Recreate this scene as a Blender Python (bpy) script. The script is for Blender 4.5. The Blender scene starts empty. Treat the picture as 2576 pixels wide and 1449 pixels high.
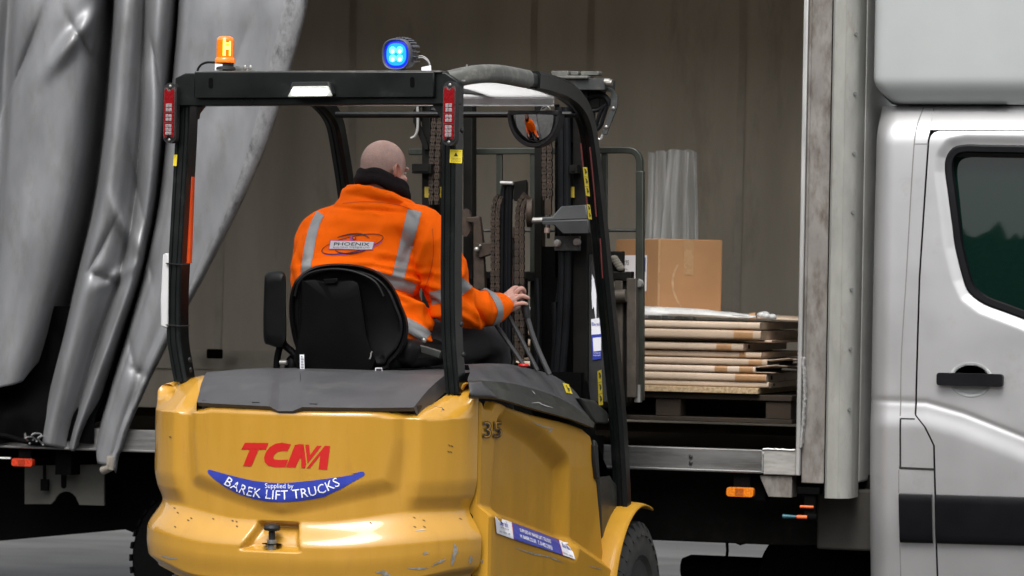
import bpy, bmesh, math, random
from mathutils import Vector, Matrix, noise
from mathutils.bvhtree import BVHTree
from mathutils.geometry import tessellate_polygon
random.seed(7)
S = bpy.context.scene
COL = S.collection
V = Vector
PI = math.pi

# ------------------------------------------------------------------ camera
F = 9100.0                      # focal length in units of a 2576 px wide frame
TH = math.radians(18.0); RO = math.radians(1.05); CH = 1.65
VD = V((-math.sin(TH), math.cos(TH), 0)); RD = V((math.cos(TH), math.sin(TH), 0))
CP = VD*-13.0 + RD*((1288-733)/F*13.0) + V((0, 0, CH))
cr_, sr_ = math.cos(RO), math.sin(RO)
cam_d = bpy.data.cameras.new('camera'); cam = bpy.data.objects.new('camera', cam_d); COL.objects.link(cam)
AX = RD*cr_ + V((0, 0, 1))*sr_; AY = -RD*sr_ + V((0, 0, 1))*cr_
cam.matrix_world = Matrix(((AX.x, AY.x, -VD.x, CP.x), (AX.y, AY.y, -VD.y, CP.y), (AX.z, AY.z, -VD.z, CP.z), (0, 0, 0, 1)))
cam_d.sensor_width = 36.0; cam_d.lens = 36.0*F/2576.0
cam_d.clip_start = 0.5; cam_d.clip_end = 2000
cam_d.dof.use_dof = True; cam_d.dof.focus_distance = 13.6; cam_d.dof.aperture_fstop = 6.3
S.camera = cam

# ------------------------------------------------------------------ world, sun, exposure
SUN_EL, SUN_AZ = math.radians(56), math.radians(176)     # azimuth clockwise from +Y
w = bpy.data.worlds.new('World'); S.world = w; w.use_nodes = True
nt = w.node_tree; nt.nodes.clear()
sky = nt.nodes.new('ShaderNodeTexSky'); sky.sky_type = 'NISHITA'; sky.sun_disc = False
sky.sun_elevation = SUN_EL; sky.sun_rotation = SUN_AZ; sky.dust_density = 4.0; sky.air_density = 1.2
hs = nt.nodes.new('ShaderNodeHueSaturation'); hs.inputs['Saturation'].default_value = 0.16
bg = nt.nodes.new('ShaderNodeBackground'); bg.inputs['Strength'].default_value = 0.145
wo = nt.nodes.new('ShaderNodeOutputWorld')
nt.links.new(sky.outputs[0], hs.inputs['Color']); nt.links.new(hs.outputs[0], bg.inputs['Color']); nt.links.new(bg.outputs[0], wo.inputs[0])
sd = bpy.data.lights.new('sun', 'SUN'); sd.energy = 1.3; sd.angle = math.radians(28); sd.color = (1.0, 0.96, 0.9)
so = bpy.data.objects.new('sun', sd); COL.objects.link(so)
sdir = V((math.sin(SUN_AZ)*math.cos(SUN_EL), math.cos(SUN_AZ)*math.cos(SUN_EL), math.sin(SUN_EL)))
so.rotation_euler = sdir.to_track_quat('Z', 'Y').to_euler()
S.view_settings.view_transform = 'Standard'; S.view_settings.look = 'None'
S.view_settings.exposure = 0.72; S.view_settings.gamma = 1.0

# ------------------------------------------------------------------ pixel -> place
def ray(u, v):
    X = (u-1288)/F; Y = (724.5-v)/F
    return RD*(X*cr_-Y*sr_) + VD + V((0, 0, 1))*(X*sr_+Y*cr_)
def W(u, v, x=None, y=None, z=None):
    q = ray(u, v)
    if x is not None: t = (x-CP.x)/q.x
    elif y is not None: t = (y-CP.y)/q.y
    else: t = (z-CP.z)/q.z
    return CP + q*t

# ------------------------------------------------------------------ materials
MATS = {}
def M(name, col, rough=.5, metal=0.0, var=.12, vscale=6.0, bump=.0, bscale=60.0, coat=0.0, spec=.5,
      dirt=None, dirt_amt=.0, dscale=9.0, alpha=None, trans=0.0, emit=None, estr=0.0, streak=None, rvar=.1, sss=0.0, bdist=.002):
    if name in MATS: return MATS[name]
    m = bpy.data.materials.new(name); m.use_nodes = True
    n = m.node_tree.nodes; L = m.node_tree.links
    b = n['Principled BSDF']
    b.inputs['Roughness'].default_value = rough; b.inputs['Metallic'].default_value = metal
    b.inputs['Specular IOR Level'].default_value = spec
    b.inputs['Coat Weight'].default_value = coat; b.inputs['Coat Roughness'].default_value = .06
    if sss:
        b.inputs['Subsurface Weight'].default_value = sss; b.inputs['Subsurface Radius'].default_value = (.012, .004, .002)
    tc = n.new('ShaderNodeTexCoord'); src = tc.outputs['Object']
    if streak:
        mp = n.new('ShaderNodeMapping'); mp.inputs['Scale'].default_value = streak
        L.new(src, mp.inputs[0]); s2 = mp.outputs[0]
    else: s2 = src
    c = (*col, 1)
    last = None
    if var:
        nz = n.new('ShaderNodeTexNoise'); nz.inputs['Scale'].default_value = vscale; nz.inputs['Detail'].default_value = 6
        nz.inputs['Roughness'].default_value = .62
        L.new(s2, nz.inputs['Vector'])
        mx = n.new('ShaderNodeMix'); mx.data_type = 'RGBA'
        mx.inputs[6].default_value = (*[q*(1-var) for q in col], 1); mx.inputs[7].default_value = (*[min(1, q*(1+var)) for q in col], 1)
        rp = n.new('ShaderNodeMapRange'); rp.inputs[1].default_value = .3; rp.inputs[2].default_value = .7
        L.new(nz.outputs[0], rp.inputs[0]); L.new(rp.outputs[0], mx.inputs[0]); last = mx.outputs[2]
        if rvar:
            rr = n.new('ShaderNodeMapRange'); rr.inputs[1].default_value = .3; rr.inputs[2].default_value = .7
            rr.inputs[3].default_value = max(0, rough-rvar*.5); rr.inputs[4].default_value = min(1, rough+rvar)
            L.new(nz.outputs[0], rr.inputs[0]); L.new(rr.outputs[0], b.inputs['Roughness'])
    if dirt and dirt_amt:
        nd = n.new('ShaderNodeTexNoise'); nd.inputs['Scale'].default_value = dscale; nd.inputs['Detail'].default_value = 9; nd.inputs['Roughness'].default_value = .7
        L.new(s2, nd.inputs['Vector'])
        rd = n.new('ShaderNodeMapRange'); rd.inputs[1].default_value = .62-.22*dirt_amt; rd.inputs[2].default_value = .78-.1*dirt_amt
        rd.inputs[4].default_value = min(1., .4+dirt_amt)
        L.new(nd.outputs[0], rd.inputs[0])
        md = n.new('ShaderNodeMix'); md.data_type = 'RGBA'; md.inputs[7].default_value = (*dirt, 1)
        if last: L.new(last, md.inputs[6])
        else: md.inputs[6].default_value = c
        L.new(rd.outputs[0], md.inputs[0]); last = md.outputs[2]
    if last: L.new(last, b.inputs['Base Color'])
    else: b.inputs['Base Color'].default_value = c
    if bump:
        nb = n.new('ShaderNodeTexNoise'); nb.inputs['Scale'].default_value = bscale; nb.inputs['Detail'].default_value = 5
        L.new(s2, nb.inputs['Vector'])
        bp = n.new('ShaderNodeBump'); bp.inputs['Strength'].default_value = bump; bp.inputs['Distance'].default_value = bdist
        L.new(nb.outputs[0], bp.inputs['Height']); L.new(bp.outputs[0], b.inputs['Normal'])
        if coat: L.new(bp.outputs[0], b.inputs['Coat Normal'])
    if alpha is not None: b.inputs['Alpha'].default_value = alpha
    if trans: b.inputs['Transmission Weight'].default_value = trans
    if emit:
        b.inputs['Emission Color'].default_value = (*emit, 1); b.inputs['Emission Strength'].default_value = estr
    MATS[name] = m
    return m

# ------------------------------------------------------------------ mesh builder
class MB:
    def __init__(s): s.v = []; s.f = []; s.mi = []; s.cur = 0
    def add(s, vs, fs):
        o = len(s.v); s.v += [V(q) for q in vs]
        for f in fs: s.f.append([o+i for i in f]); s.mi.append(s.cur)
        return s
    def box(s, x0, x1, y0, y1, z0, z1):
        return s.add([(x0, y0, z0), (x1, y0, z0), (x1, y1, z0), (x0, y1, z0), (x0, y0, z1), (x1, y0, z1), (x1, y1, z1), (x0, y1, z1)],
                     [(3, 2, 1, 0), (4, 5, 6, 7), (0, 1, 5, 4), (1, 2, 6, 5), (2, 3, 7, 6), (3, 0, 4, 7)])
    def obox(s, c, sx, sy, sz, mat):
        c = V(c); ps = []
        for k in (-1, 1):
            for (a, b_) in ((-1, -1), (1, -1), (1, 1), (-1, 1)): ps.append(c + mat @ V((a*sx/2, b_*sy/2, k*sz/2)))
        return s.add(ps, [(3, 2, 1, 0), (4, 5, 6, 7), (0, 1, 5, 4), (1, 2, 6, 5), (2, 3, 7, 6), (3, 0, 4, 7)])
    def ext(s, poly, vec):                      # extrude a planar polygon of 3-D points
        poly = [V(p) for p in poly]; n = len(poly); vec = V(vec)
        tri = tessellate_polygon([poly])
        fs = [tuple(t) for t in tri] + [tuple(n+i for i in reversed(t)) for t in tri]
        fs += [(i, i+n, (i+1) % n+n, (i+1) % n) for i in range(n)]
        return s.add(poly + [p+vec for p in poly], fs)
    def sweep(s, path, prof, up=(0, 0, 1), closed=False, caps=True, scale=None):
        path = [V(p) for p in path]; n = len(path); k = len(prof); up = V(up)
        vs = []
        prev = None
        for i, p in enumerate(path):
            if closed: t = path[(i+1) % n]-path[i-1]
            else: t = path[min(i+1, n-1)]-path[max(i-1, 0)]
            t.normalize()
            if prev is None:
                a = up.cross(t)
                if a.length < 1e-4: a = V((1, 0, 0)).cross(t)
            else: a = prev - t*prev.dot(t)
            a.normalize(); prev = a; b = t.cross(a)
            sc = scale[i] if scale else 1.0
            vs += [p + a*q[0]*sc + b*q[1]*sc for q in prof]
        fs = []
        for i in range(n if closed else n-1):
            j = (i+1) % n
            for m in range(k):
                m2 = (m+1) % k
                fs.append((i*k+m, i*k+m2, j*k+m2, j*k+m))
        if caps and not closed:
            fs.append(tuple(range(k))[::-1]); fs.append(tuple((n-1)*k+i for i in range(k)))
        return s.add(vs, fs)
    def tube(s, path, r, n=10, closed=False, scale=None):
        return s.sweep(path, [(r*math.cos(2*PI*i/n), r*math.sin(2*PI*i/n)) for i in range(n)], closed=closed, scale=scale)
    def cyl(s, a, b, r, n=20, r2=None):
        a = V(a); b = V(b)
        return s.sweep([a, b], [(r*math.cos(2*PI*i/n), r*math.sin(2*PI*i/n)) for i in range(n)], scale=[1, (r2 or r)/r])
    def lathe(s, prof, c, axis=(0, 0, 1), n=32):      # prof: (radius, height)
        ax = V(axis).normalized(); a = ax.orthogonal().normalized(); b = ax.cross(a); c = V(c)
        vs = []
        for (r, h) in prof:
            for i in range(n):
                t = 2*PI*i/n; vs.append(c + ax*h + a*r*math.cos(t) + b*r*math.sin(t))
        fs = []
        for j in range(len(prof)-1):
            for i in range(n):
                i2 = (i+1) % n; fs.append((j*n+i, j*n+i2, (j+1)*n+i2, (j+1)*n+i))
        fs.append(tuple(range(n))[::-1]); fs.append(tuple((len(prof)-1)*n+i for i in range(n)))
        return s.add(vs, fs)
    def grid(s, nu, nv, fn, wrap=False):
        vs = [fn(i/nu, j/nv) for j in range(nv+1) for i in range(nu+1)]
        w_ = nu+1
        return s.add(vs, [(j*w_+i, j*w_+i+1, (j+1)*w_+i+1, (j+1)*w_+i) for j in range(nv) for i in range(nu)])
    def ell(s, c, rx, ry, rz, nu=20, nv=12, mat=None):
        c = V(c); vs = []
        for j in range(1, nv):
            a = PI*j/nv-PI/2
            for i in range(nu):
                t = 2*PI*i/nu; q = V((rx*math.cos(a)*math.cos(t), ry*math.cos(a)*math.sin(t), rz*math.sin(a)))
                vs.append(c + (mat @ q if mat else q))
        b0 = V((0, 0, -rz)); b1 = V((0, 0, rz))
        vs += [c+(mat @ b0 if mat else b0), c+(mat @ b1 if mat else b1)]
        fs = []
        for j in range(nv-2):
            for i in range(nu): fs.append((j*nu+i, j*nu+(i+1) % nu, (j+1)*nu+(i+1) % nu, (j+1)*nu+i))
        e = (nv-1)*nu
        for i in range(nu): fs.append((e, (i+1) % nu, i)); fs.append((e+1, (nv-2)*nu+i, (nv-2)*nu+(i+1) % nu))
        return s.add(vs, fs)
    def build(s, name, mat, parent=None, bevel=0.0, smooth=True, ang=32, seg=2, solid=0.0, fixn=True, sub=0, label=None):
        me = bpy.data.meshes.new(name)
        off = wpos(parent) if parent else V((0, 0, 0))
        me.from_pydata([tuple(q-off) for q in s.v], [], s.f)
        for mm in (mat if isinstance(mat, (list, tuple)) else [mat]): me.materials.append(mm)
        for p, k in zip(me.polygons, s.mi): p.material_index = k
        if fixn:
            bm = bmesh.new(); bm.from_mesh(me); bmesh.ops.recalc_face_normals(bm, faces=bm.faces); bm.to_mesh(me); bm.free()
        if smooth:
            for p in me.polygons: p.use_smooth = True
            me.set_sharp_from_angle(angle=math.radians(ang))
        me.update()
        o = bpy.data.objects.new(name, me); COL.objects.link(o)
        if parent: o.parent = parent
        if solid:
            md = o.modifiers.new('solid', 'SOLIDIFY'); md.thickness = abs(solid); md.offset = -1 if solid > 0 else 1
        if bevel:
            md = o.modifiers.new('bevel', 'BEVEL'); md.width = bevel; md.segments = seg; md.limit_method = 'ANGLE'; md.angle_limit = math.radians(35)
            md.harden_normals = False
        if sub:
            md = o.modifiers.new('sub', 'SUBSURF'); md.levels = sub; md.render_levels = sub
        if label: o['label'] = label
        return o
def wpos(o):
    p = V((0, 0, 0))
    while o is not None: p += o.location; o = o.parent
    return p
def tag(o, label=None, cat=None, group=None, kind=None):
    if label: o['label'] = label
    if cat: o['category'] = cat
    if group: o['group'] = group
    if kind: o['kind'] = kind
    return o
def thing(name, loc, label, cat, group=None):
    o = bpy.data.objects.new(name, None); o.location = loc; o.empty_display_size = .2; COL.objects.link(o)
    return tag(o, label, cat, group)
def crv(pts, n=8, closed=False):             # Catmull-Rom through points (any dimension)
    P = [V(p) for p in pts]; out = []; m = len(P)
    rng = range(m if closed else m-1)
    for i in rng:
        if closed: p0, p1, p2, p3 = P[i-1], P[i], P[(i+1) % m], P[(i+2) % m]
        else: p0, p1, p2, p3 = P[max(i-1, 0)], P[i], P[i+1], P[min(i+2, m-1)]
        for k in range(n):
            t = k/n
            out.append(.5*((2*p1)+(p2-p0)*t+(2*p0-5*p1+4*p2-p3)*t*t+(3*p1-p0-3*p2+p3)*t**3))
    if not closed: out.append(P[-1])
    return out
def lerp(a, b, t): return a+(b-a)*t
def ss(a, b, x):
    t = min(1, max(0, (x-a)/(b-a))) if a != b else float(x > a)
    return t*t*(3-2*t)
def itp(xs, ys, x):
    if x <= xs[0]: return ys[0]
    for i in range(len(xs)-1):
        if x <= xs[i+1]: return lerp(ys[i], ys[i+1], (x-xs[i])/(xs[i+1]-xs[i]))
    return ys[-1]
def sdpoly(p, poly):                         # signed distance, negative inside (2-D)
    d = 1e9; inside = False; n = len(poly)
    for i in range(n):
        a = poly[i]; b = poly[(i+1) % n]
        ex, ey = b[0]-a[0], b[1]-a[1]; wx, wy = p[0]-a[0], p[1]-a[1]
        t = max(0, min(1, (wx*ex+wy*ey)/(ex*ex+ey*ey+1e-12)))
        dx, dy = wx-ex*t, wy-ey*t; d = min(d, dx*dx+dy*dy)
        if (a[1] > p[1]) != (b[1] > p[1]) and p[0] < ex*(p[1]-a[1])/(b[1]-a[1])+a[0]: inside = not inside
    return -math.sqrt(d) if inside else math.sqrt(d)
def rrect(w_, h_, r, n=5):                   # rounded rectangle outline, centred
    o = []
    for (cx, cy, a0) in ((w_/2-r, h_/2-r, 0), (-w_/2+r, h_/2-r, 90), (-w_/2+r, -h_/2+r, 180), (w_/2-r, -h_/2+r, 270)):
        for k in range(n+1):
            a = math.radians(a0+90*k/n); o.append((cx+r*math.cos(a), cy+r*math.sin(a)))
    return o
def text_geo(body, size=1.0, align='CENTER', offset=0.0, spacing=1.0, shear=0.0, res=3):
    cu = bpy.data.curves.new('t', 'FONT'); cu.body = body; cu.size = size; cu.align_x = align; cu.align_y = 'CENTER'
    cu.offset = offset; cu.space_character = spacing; cu.shear = shear; cu.resolution_u = res
    ob = bpy.data.objects.new('t', cu); COL.objects.link(ob)
    me = ob.to_mesh()
    vs = [v.co.copy() for v in me.vertices]; fs = [tuple(p.vertices) for p in me.polygons]
    ob.to_mesh_clear(); bpy.data.objects.remove(ob); bpy.data.curves.remove(cu)
    return vs, fs
def fit_text(body, w_, h_=None, **k):        # text scaled to a width (and height), centred on 0,0
    vs, fs = text_geo(body, 1.0, **k)
    x0 = min(v.x for v in vs); x1 = max(v.x for v in vs); y0 = min(v.y for v in vs); y1 = max(v.y for v in vs)
    sx = w_/(x1-x0); sy = (h_/(y1-y0)) if h_ else sx
    return [((v.x-(x0+x1)/2)*sx, (v.y-(y0+y1)/2)*sy) for v in vs], fs
# ================================================================== GROUND
m_ground = M('yard_concrete', (.060, .0595, .058), .8, var=.5, vscale=1.1, bump=.5, bscale=30, streak=(.5, 1.5, 1), dirt=(.022, .021, .020), dirt_amt=.55, dscale=1.6)
g = MB()
g.add([(-300, -300, 0), (300, -300, 0), (300, 300, 0), (-300, 300, 0)], [(0, 1, 2, 3)])
tag(g.build('yard_ground', m_ground, smooth=False), kind='structure')
# dark wood round the yard, behind the photographer: it shades the low sky and shows in glass and paint
m_wood_far = M('wood_foliage', (.028, .038, .018), .9, var=.5, vscale=1.2, bump=.6, bscale=4, spec=.2)
b_ = MB()
def wood(s, t):
    a = math.radians(lerp(-205, 25, s)); n1 = noise.noise(V((s*46, t*2.2, 1))); n2 = noise.noise(V((s*150, t*8, 5)))+.5*noise.noise(V((s*800, t*30, 3)))
    h = 8.2+2.0*noise.noise(V((s*60, 0, 9)))+1.6*noise.noise(V((s*210, 0, 4)))+.9*noise.noise(V((s*700, 0, 2)))+.5*noise.noise(V((s*1900, 0, 7)))
    r = 27+3*math.sin(s*9)-2.2*n1-1.0*n2-2.5*math.sin(PI*t)+3.0*t*t
    return V((r*math.cos(a), r*math.sin(a)+1, h*t))
b_.grid(1300, 60, wood)
tag(b_.build('far_wood', m_wood_far, ang=180), kind='stuff')

# ================================================================== TRUCK
YT = 3.1                        # outer plane of the load body's near side
YF = 5.45                       # far side
m_alu = M('aluminium_rail', (.19, .188, .185), .48, .55, var=.25, vscale=5, bump=.25, bscale=18, streak=(.6, 6, 6), dirt=(.07, .065, .06), dirt_amt=.6, dscale=4)
m_alu_dirty = M('dirty_post', (.225, .21, .195), .6, .25, var=.22, vscale=5, bump=.3, bscale=40, streak=(2.2, 2.2, .9), dirt=(.09, .07, .056), dirt_amt=.75, dscale=7)
m_post_white = M('whitish_post', (.28, .28, .258), .5, .15, var=.12, vscale=6, streak=(3, 3, 1), dirt=(.17, .145, .11), dirt_amt=.3, dscale=7)
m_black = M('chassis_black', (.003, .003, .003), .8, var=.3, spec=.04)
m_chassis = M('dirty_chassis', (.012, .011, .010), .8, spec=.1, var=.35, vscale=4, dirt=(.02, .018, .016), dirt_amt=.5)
m_flap = M('mudguard_plate', (.055, .055, .047), .75, var=.25, vscale=3, dirt=(.04, .035, .03), dirt_amt=.6, dscale=3)
m_floor = M('bed_floor', (.012, .009, .006), .9, spec=.04, var=.35, vscale=4, streak=(1, 6, 1), bump=.2)
m_curt = M('grey_vinyl', (.235, .239, .25), .46, .45, var=.10, vscale=3, bump=.14, bscale=16, dirt=(.19, .186, .178), dirt_amt=.5, dscale=4, spec=.55, streak=(3, 3, 1), bdist=.006)
m_hem = M('pale_hem', (.29, .29, .30), .45, .4, var=.25, vscale=9, bump=.3, bscale=25, dirt=(.035, .035, .034), dirt_amt=.72, dscale=9, streak=(2, 2, 1), bdist=.006)
m_liner = M('curtain_liner', (.46, .41, .335), .6, var=.14, vscale=1.6, bump=.25, bscale=3.0, streak=(2, 1, .5), dirt=(.24, .205, .16), dirt_amt=.3, dscale=2, spec=.3, bdist=.02)
def thru(m, col, fac):
    n = m.node_tree.nodes; L = m.node_tree.links; t = n.new('ShaderNodeBsdfTranslucent'); t.inputs[0].default_value = (*col, 1)
    x = n.new('ShaderNodeMixShader'); x.inputs[0].default_value = fac; o = n['Material Output']
    L.new(n['Principled BSDF'].outputs[0], x.inputs[1]); L.new(t.outputs[0], x.inputs[2]); L.new(x.outputs[0], o.inputs[0])
thru(m_liner, (.34, .29, .21), .10)
m_weld = M('weld_bead', (.45, .45, .44), .4, .8, var=.3, vscale=60, bump=.8, bscale=150)
m_orange_lens = M('amber_lens', (.75, .20, .01), .25, var=.2, vscale=120, coat=.6)
m_red_lens = M('red_lens', (.5, .035, .008), .25, var=.2, vscale=120, coat=.6)
m_rubber = M('black_rubber', (.007, .007, .008), .6, var=.2)

tr = thing('curtainside_truck', (0, YT, 0), 'white cab curtainside lorry with its silver side curtain pulled open, loaded with cardboard', 'lorry')
zr1 = W(1790, 1128, y=YT).z; zr0 = W(1790, 1187, y=YT).z           # side rail top / bottom
xp0 = W(2008, 1000, y=YT).x; xp1 = W(2086, 600, y=YT-.02).x; xp2 = W(2150, 600, y=YT).x
# near side rail
b = MB(); b.box(-4.6, xp0-.155, YT, YT+.05, zr0, zr1); b.box(-4.6, xp0-.155, YT-.012, YT, zr0, zr0+.012)
rail = b.build('side_rail', m_alu, tr, bevel=.004)
b = MB(); b.box(xp0-.150, xp0+.012, YT-.004, YT+.05, zr0-.004, zr1+.004)
b.build('rail_end', M('alu_bright', (.5, .49, .47), .42, .6, var=.2, vscale=8, streak=(1, 5, 5), dirt=(.2, .15, .11), dirt_amt=.35), tr, bevel=.005)
for (u, v) in ((1738, 1148), (1738, 1164)):
    p = W(u, v, y=YT); MB().lathe([(.0001, -.009), (.006, -.008), (.009, -.004), (.009, .004)], p, (0, 1, 0), 14).build('bolt', M('dark_bolt', (.1, .1, .1), .4, .8), rail)
b = MB()
zz = [zr0+.004+(zr1-zr0-.01)*k/14 for k in range(15)]
b.tube([(xp0-.152+random.uniform(-.002, .002), YT-.006, q) for q in zz], .005, 6)
b.tube([(xp0-.15+k*.012, YT-.006, zr1+.004+random.uniform(-.001, .002)) for k in range(13)], .0045, 6)
b.build('weld_seam', m_weld, tr)
# trapezoid bracket under the rail end
b = MB(); b.ext([W(1910, 1196, y=YT+.01), W(1992, 1198, y=YT+.01), W(1992, 1252, y=YT+.01), W(1932, 1250, y=YT+.01)], (0, .09, 0))
b.build('bracket', m_alu_dirty, tr, bevel=.003)
# front corner post: bright lip, dirty web, round pale corner
zb = W(2100, 1253, y=YT).z; zb2 = W(2050, 1216, y=YT).z; ZT = 3.45
b = MB(); b.box(xp0, xp0+.02, YT-.03, YT+.05, zr0-.002, ZT)
b.build('post_lip', M('alu_edge', (.55, .55, .54), .35, .6, var=.15, streak=(5, 5, .5)), tr, bevel=.004)
b = MB(); b.box(xp0+.022, xp1+.002, YT-.012, YT+.06, zb2, ZT); b.box(xp0+.022, xp0+.034, YT-.02, YT-.012, zr1+.2, ZT)
post = b.build('corner_post', m_alu_dirty, tr, bevel=.006)
prof = [(xp1, YT+.05), (xp1, YT-.02), (xp1+.012, YT-.032), (xp1+.06, YT-.034)]
for k in range(9):
    a = -PI/2+k*PI/16; prof.append((xp2-.07+.07*math.cos(a), YT+.036+.07*math.sin(a)))
prof += [(xp2, YT+.16), (xp1+.02, YT+.16)]
b = MB(); b.ext([(x, y, zb) for x, y in prof], (0, 0, ZT-zb))
pc = b.build('post_corner', m_post_white, tr, ang=25)
b = MB(); b.box(xp1-.0035, xp1+.0005, YT-.024, YT-.012, zb, ZT)
b.build('post_joint', m_black, post)
for v in (85, 235, 385, 533, 728, 878, 1030):
    p = W(2144-(v*.0185), v, y=YT-.02); p.y = YT+.003
    MB().lathe([(.0001, -.006), (.005, -.005), (.008, -.001), (.008, .01)], (xp2-.012, YT-.0, p.z), (.6, -.8, 0), 12).build('rivet', M('dull_rivet', (.2, .2, .2), .5, .6), pc)
b = MB()
wp = [W(2021, 900, y=YT-.025), W(2024, 960, y=YT-.025), W(2022, 1040, y=YT-.025), W(2014, 1125, y=YT-.025)]
b.tube([q+V((random.uniform(-.003, .003), 0, 0)) for q in crv(wp, 14)], .009, 7); b.build('weld_seam', m_weld, tr)
# front bulkhead, roof, floor, far rail, rear frame
b = MB(); b.box(xp2-.03, xp2+.002, YT+.16, YF, zb+.06, ZT); b.build('front_bulkhead', M('bulkhead_white', (.6, .6, .58), .5), tr, bevel=.01)
b = MB(); b.box(-4.6, xp2+.02, YT-.04, YF+.06, ZT, ZT+.05); b.build('roof', M('roof_skin', (.42, .42, .41), .5), tr)
b = MB(); b.box(-4.6, xp2-.04, YT+.05, YF-.02, zr0+.02, zr1-.03); b.build('bed_floor', m_floor, tr, smooth=False)
b = MB(); b.box(-4.6, xp2, YF-.02, YF+.04, zr0, zr1+.06); b.build('far_rail', m_floor, tr, bevel=.004)
b = MB(); b.box(-4.66, -4.6, YT, YF, zr0, ZT); b.build('rear_frame', m_alu_dirty, tr)
b = MB(); b.box(-4.6, xp2, YT, YT+.06, ZT-.14, ZT-.002); b.build('roof_rail', m_alu, tr)
# far curtain (inside face): gently folded sheet with vertical straps and a bottom hem
def liner(s, t):
    x = lerp(-4.55, xp2-.04, s); z = lerp(zr1+.02, ZT, t)
    f = .042*math.sin(x*7.3+.6*math.sin(z*1.3)) + .016*math.sin(x*17+z*.7) + .02*noise.noise(V((x*2.2, z*.8, 3)))
    f += .012*noise.noise(V((x*5, z*3, 8)))
    sag = 1-abs(2*t-1)**3
    return V((x, YF-.07+f*(.25+.75*sag), z))
b = MB(); b.grid(220, 60, liner); fc = b.build('far_curtain', m_liner, tr, ang=180)
fc['label'] = 'closed dull brown curtain on the far side of the load body'
m_strap = M('curtain_strap', (.50, .45, .37), .6, var=.15)
thru(m_strap, (.22, .19, .14), .10)
for u in (540, 880, 1330, 1470, 1850):
    x = W(u, 600, y=YF-.1).x
    path = [liner((x+4.55)/(xp2-.04+4.55), k/30)+V((0, -.008, 0)) for k in range(31)]
    sb_ = MB(); sb_.add([p+V((d_, 0, 0)) for p in path for d_ in (-.018, .018)], [(2*i, 2*i+1, 2*i+3, 2*i+2) for i in range(30)]); sb_.build('curtain_strap', m_strap, fc, ang=180)
path = [liner(k/120, .105)+V((0, -.012, 0)) for k in range(121)]
MB().sweep(path, [(-.002, -.05), (.002, -.05), (.002, .05), (-.002, .05)]).build('curtain_band', m_strap, fc)
p = W(540, 890, y=YF-.14); MB().obox(p, .085, .03, .05, Matrix.Identity(3)).build('buckle', m_black, fc, bevel=.008)

# near curtain, bunched towards the rear: ridges and valleys interpolated down the sheet
ROWS = [-160, 0, 150, 350, 520, 700, 850, 1000, 1130, 1175]
COLS = [  # pixel x at each row, depth offset (towards the bed +)
 ([-330, -330, -330, -330, -330, -330, -330, -330, -330, -330], .05),
 ([-60, -50, -60, -80, -100, -110, -120, -140, -150, -160], -.05),
 ([ 28, 24, 15, 0, -12, -30, -45, -60, -60, -60], .04),
 ([ 62, 52, 42, 30, 18, 0, -20, -40, -50, -50], -.045),
 ([110, 100, 92, 84, 74, 50, 22, -5, -20, -20], -.075),
 ([190, 178, 165, 150, 130, 98, 62, 25, 0, 0], -.055),
 ([236, 226, 213, 192, 168, 130, 90, 45, 20, 18], .00),
 ([260, 250, 238, 218, 193, 152, 112, 70, 50, 50], .12),
 ([286, 279, 268, 250, 226, 188, 150, 108, 95, 95], .42),
 ([292, 286, 276, 258, 234, 193, 157, 120, 103, 103], .40),
 ([298, 293, 283, 266, 241, 198, 163, 126, 105, 105], .06),
 ([312, 308, 297, 281, 256, 214, 176, 142, 116, 116], -.085),
 ([338, 334, 324, 308, 286, 248, 204, 166, 135, 135], -.075),
 ([358, 355, 348, 336, 318, 284, 232, 190, 158, 156], -.00),
 ([366, 364, 360, 352, 338, 302, 252, 206, 172, 170], .05),
 ([376, 375, 370, 364, 350, 316, 268, 216, 178, 176], -.03),
 ([400, 398, 390, 384, 368, 332, 280, 226, 184, 180], -.075),
 ([425, 422, 410, 398, 378, 342, 292, 238, 190, 186], -.02),
 ([438, 436, 424, 404, 386, 350, 300, 252, 205, 200], .10),
 ([448, 446, 436, 416, 396, 356, 310, 262, 225, 220], .45),
 ([455, 451, 440, 420, 399, 360, 316, 270, 238, 240], .42),
 ([462, 455, 443, 423, 402, 364, 321, 276, 243, 244], .04),
 ([490, 484, 470, 448, 424, 384, 338, 292, 256, 250], -.035),
 ([560, 550, 530, 502, 470, 416, 362, 314, 276, 264], -.055),
 ([650, 636, 612, 574, 534, 460, 392, 332, 290, 276], -.045),
 ([730, 712, 680, 630, 574, 490, 412, 345, 298, 284], -.055),
 ([790, 766, 728, 668, 596, 506, 424, 352, 303, 290], -.03),
 ([800, 775, 736, 676, 602, 511, 429, 356, 306, 293], .03)]
NC = len(COLS)
def ccol(k, v):
    us = COLS[k][0]
    for i in range(len(ROWS)-1):
        if v <= ROWS[i+1] or i == len(ROWS)-2:
            p0, p1, p2, p3 = us[max(i-1, 0)], us[i], us[i+1], us[min(i+2, len(us)-1)]
            t = (v-ROWS[i])/(ROWS[i+1]-ROWS[i])
            return .5*((2*p1)+(p2-p0)*t+(2*p0-5*p1+4*p2-p3)*t*t+(3*p1-p0-3*p2+p3)*t**3)
def crm(a, b_, c, d, t): return .5*((2*b_)+(c-a)*t+(2*a-5*b_+4*c-d)*t*t+(3*b_-a-3*c+d)*t**3)
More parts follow.
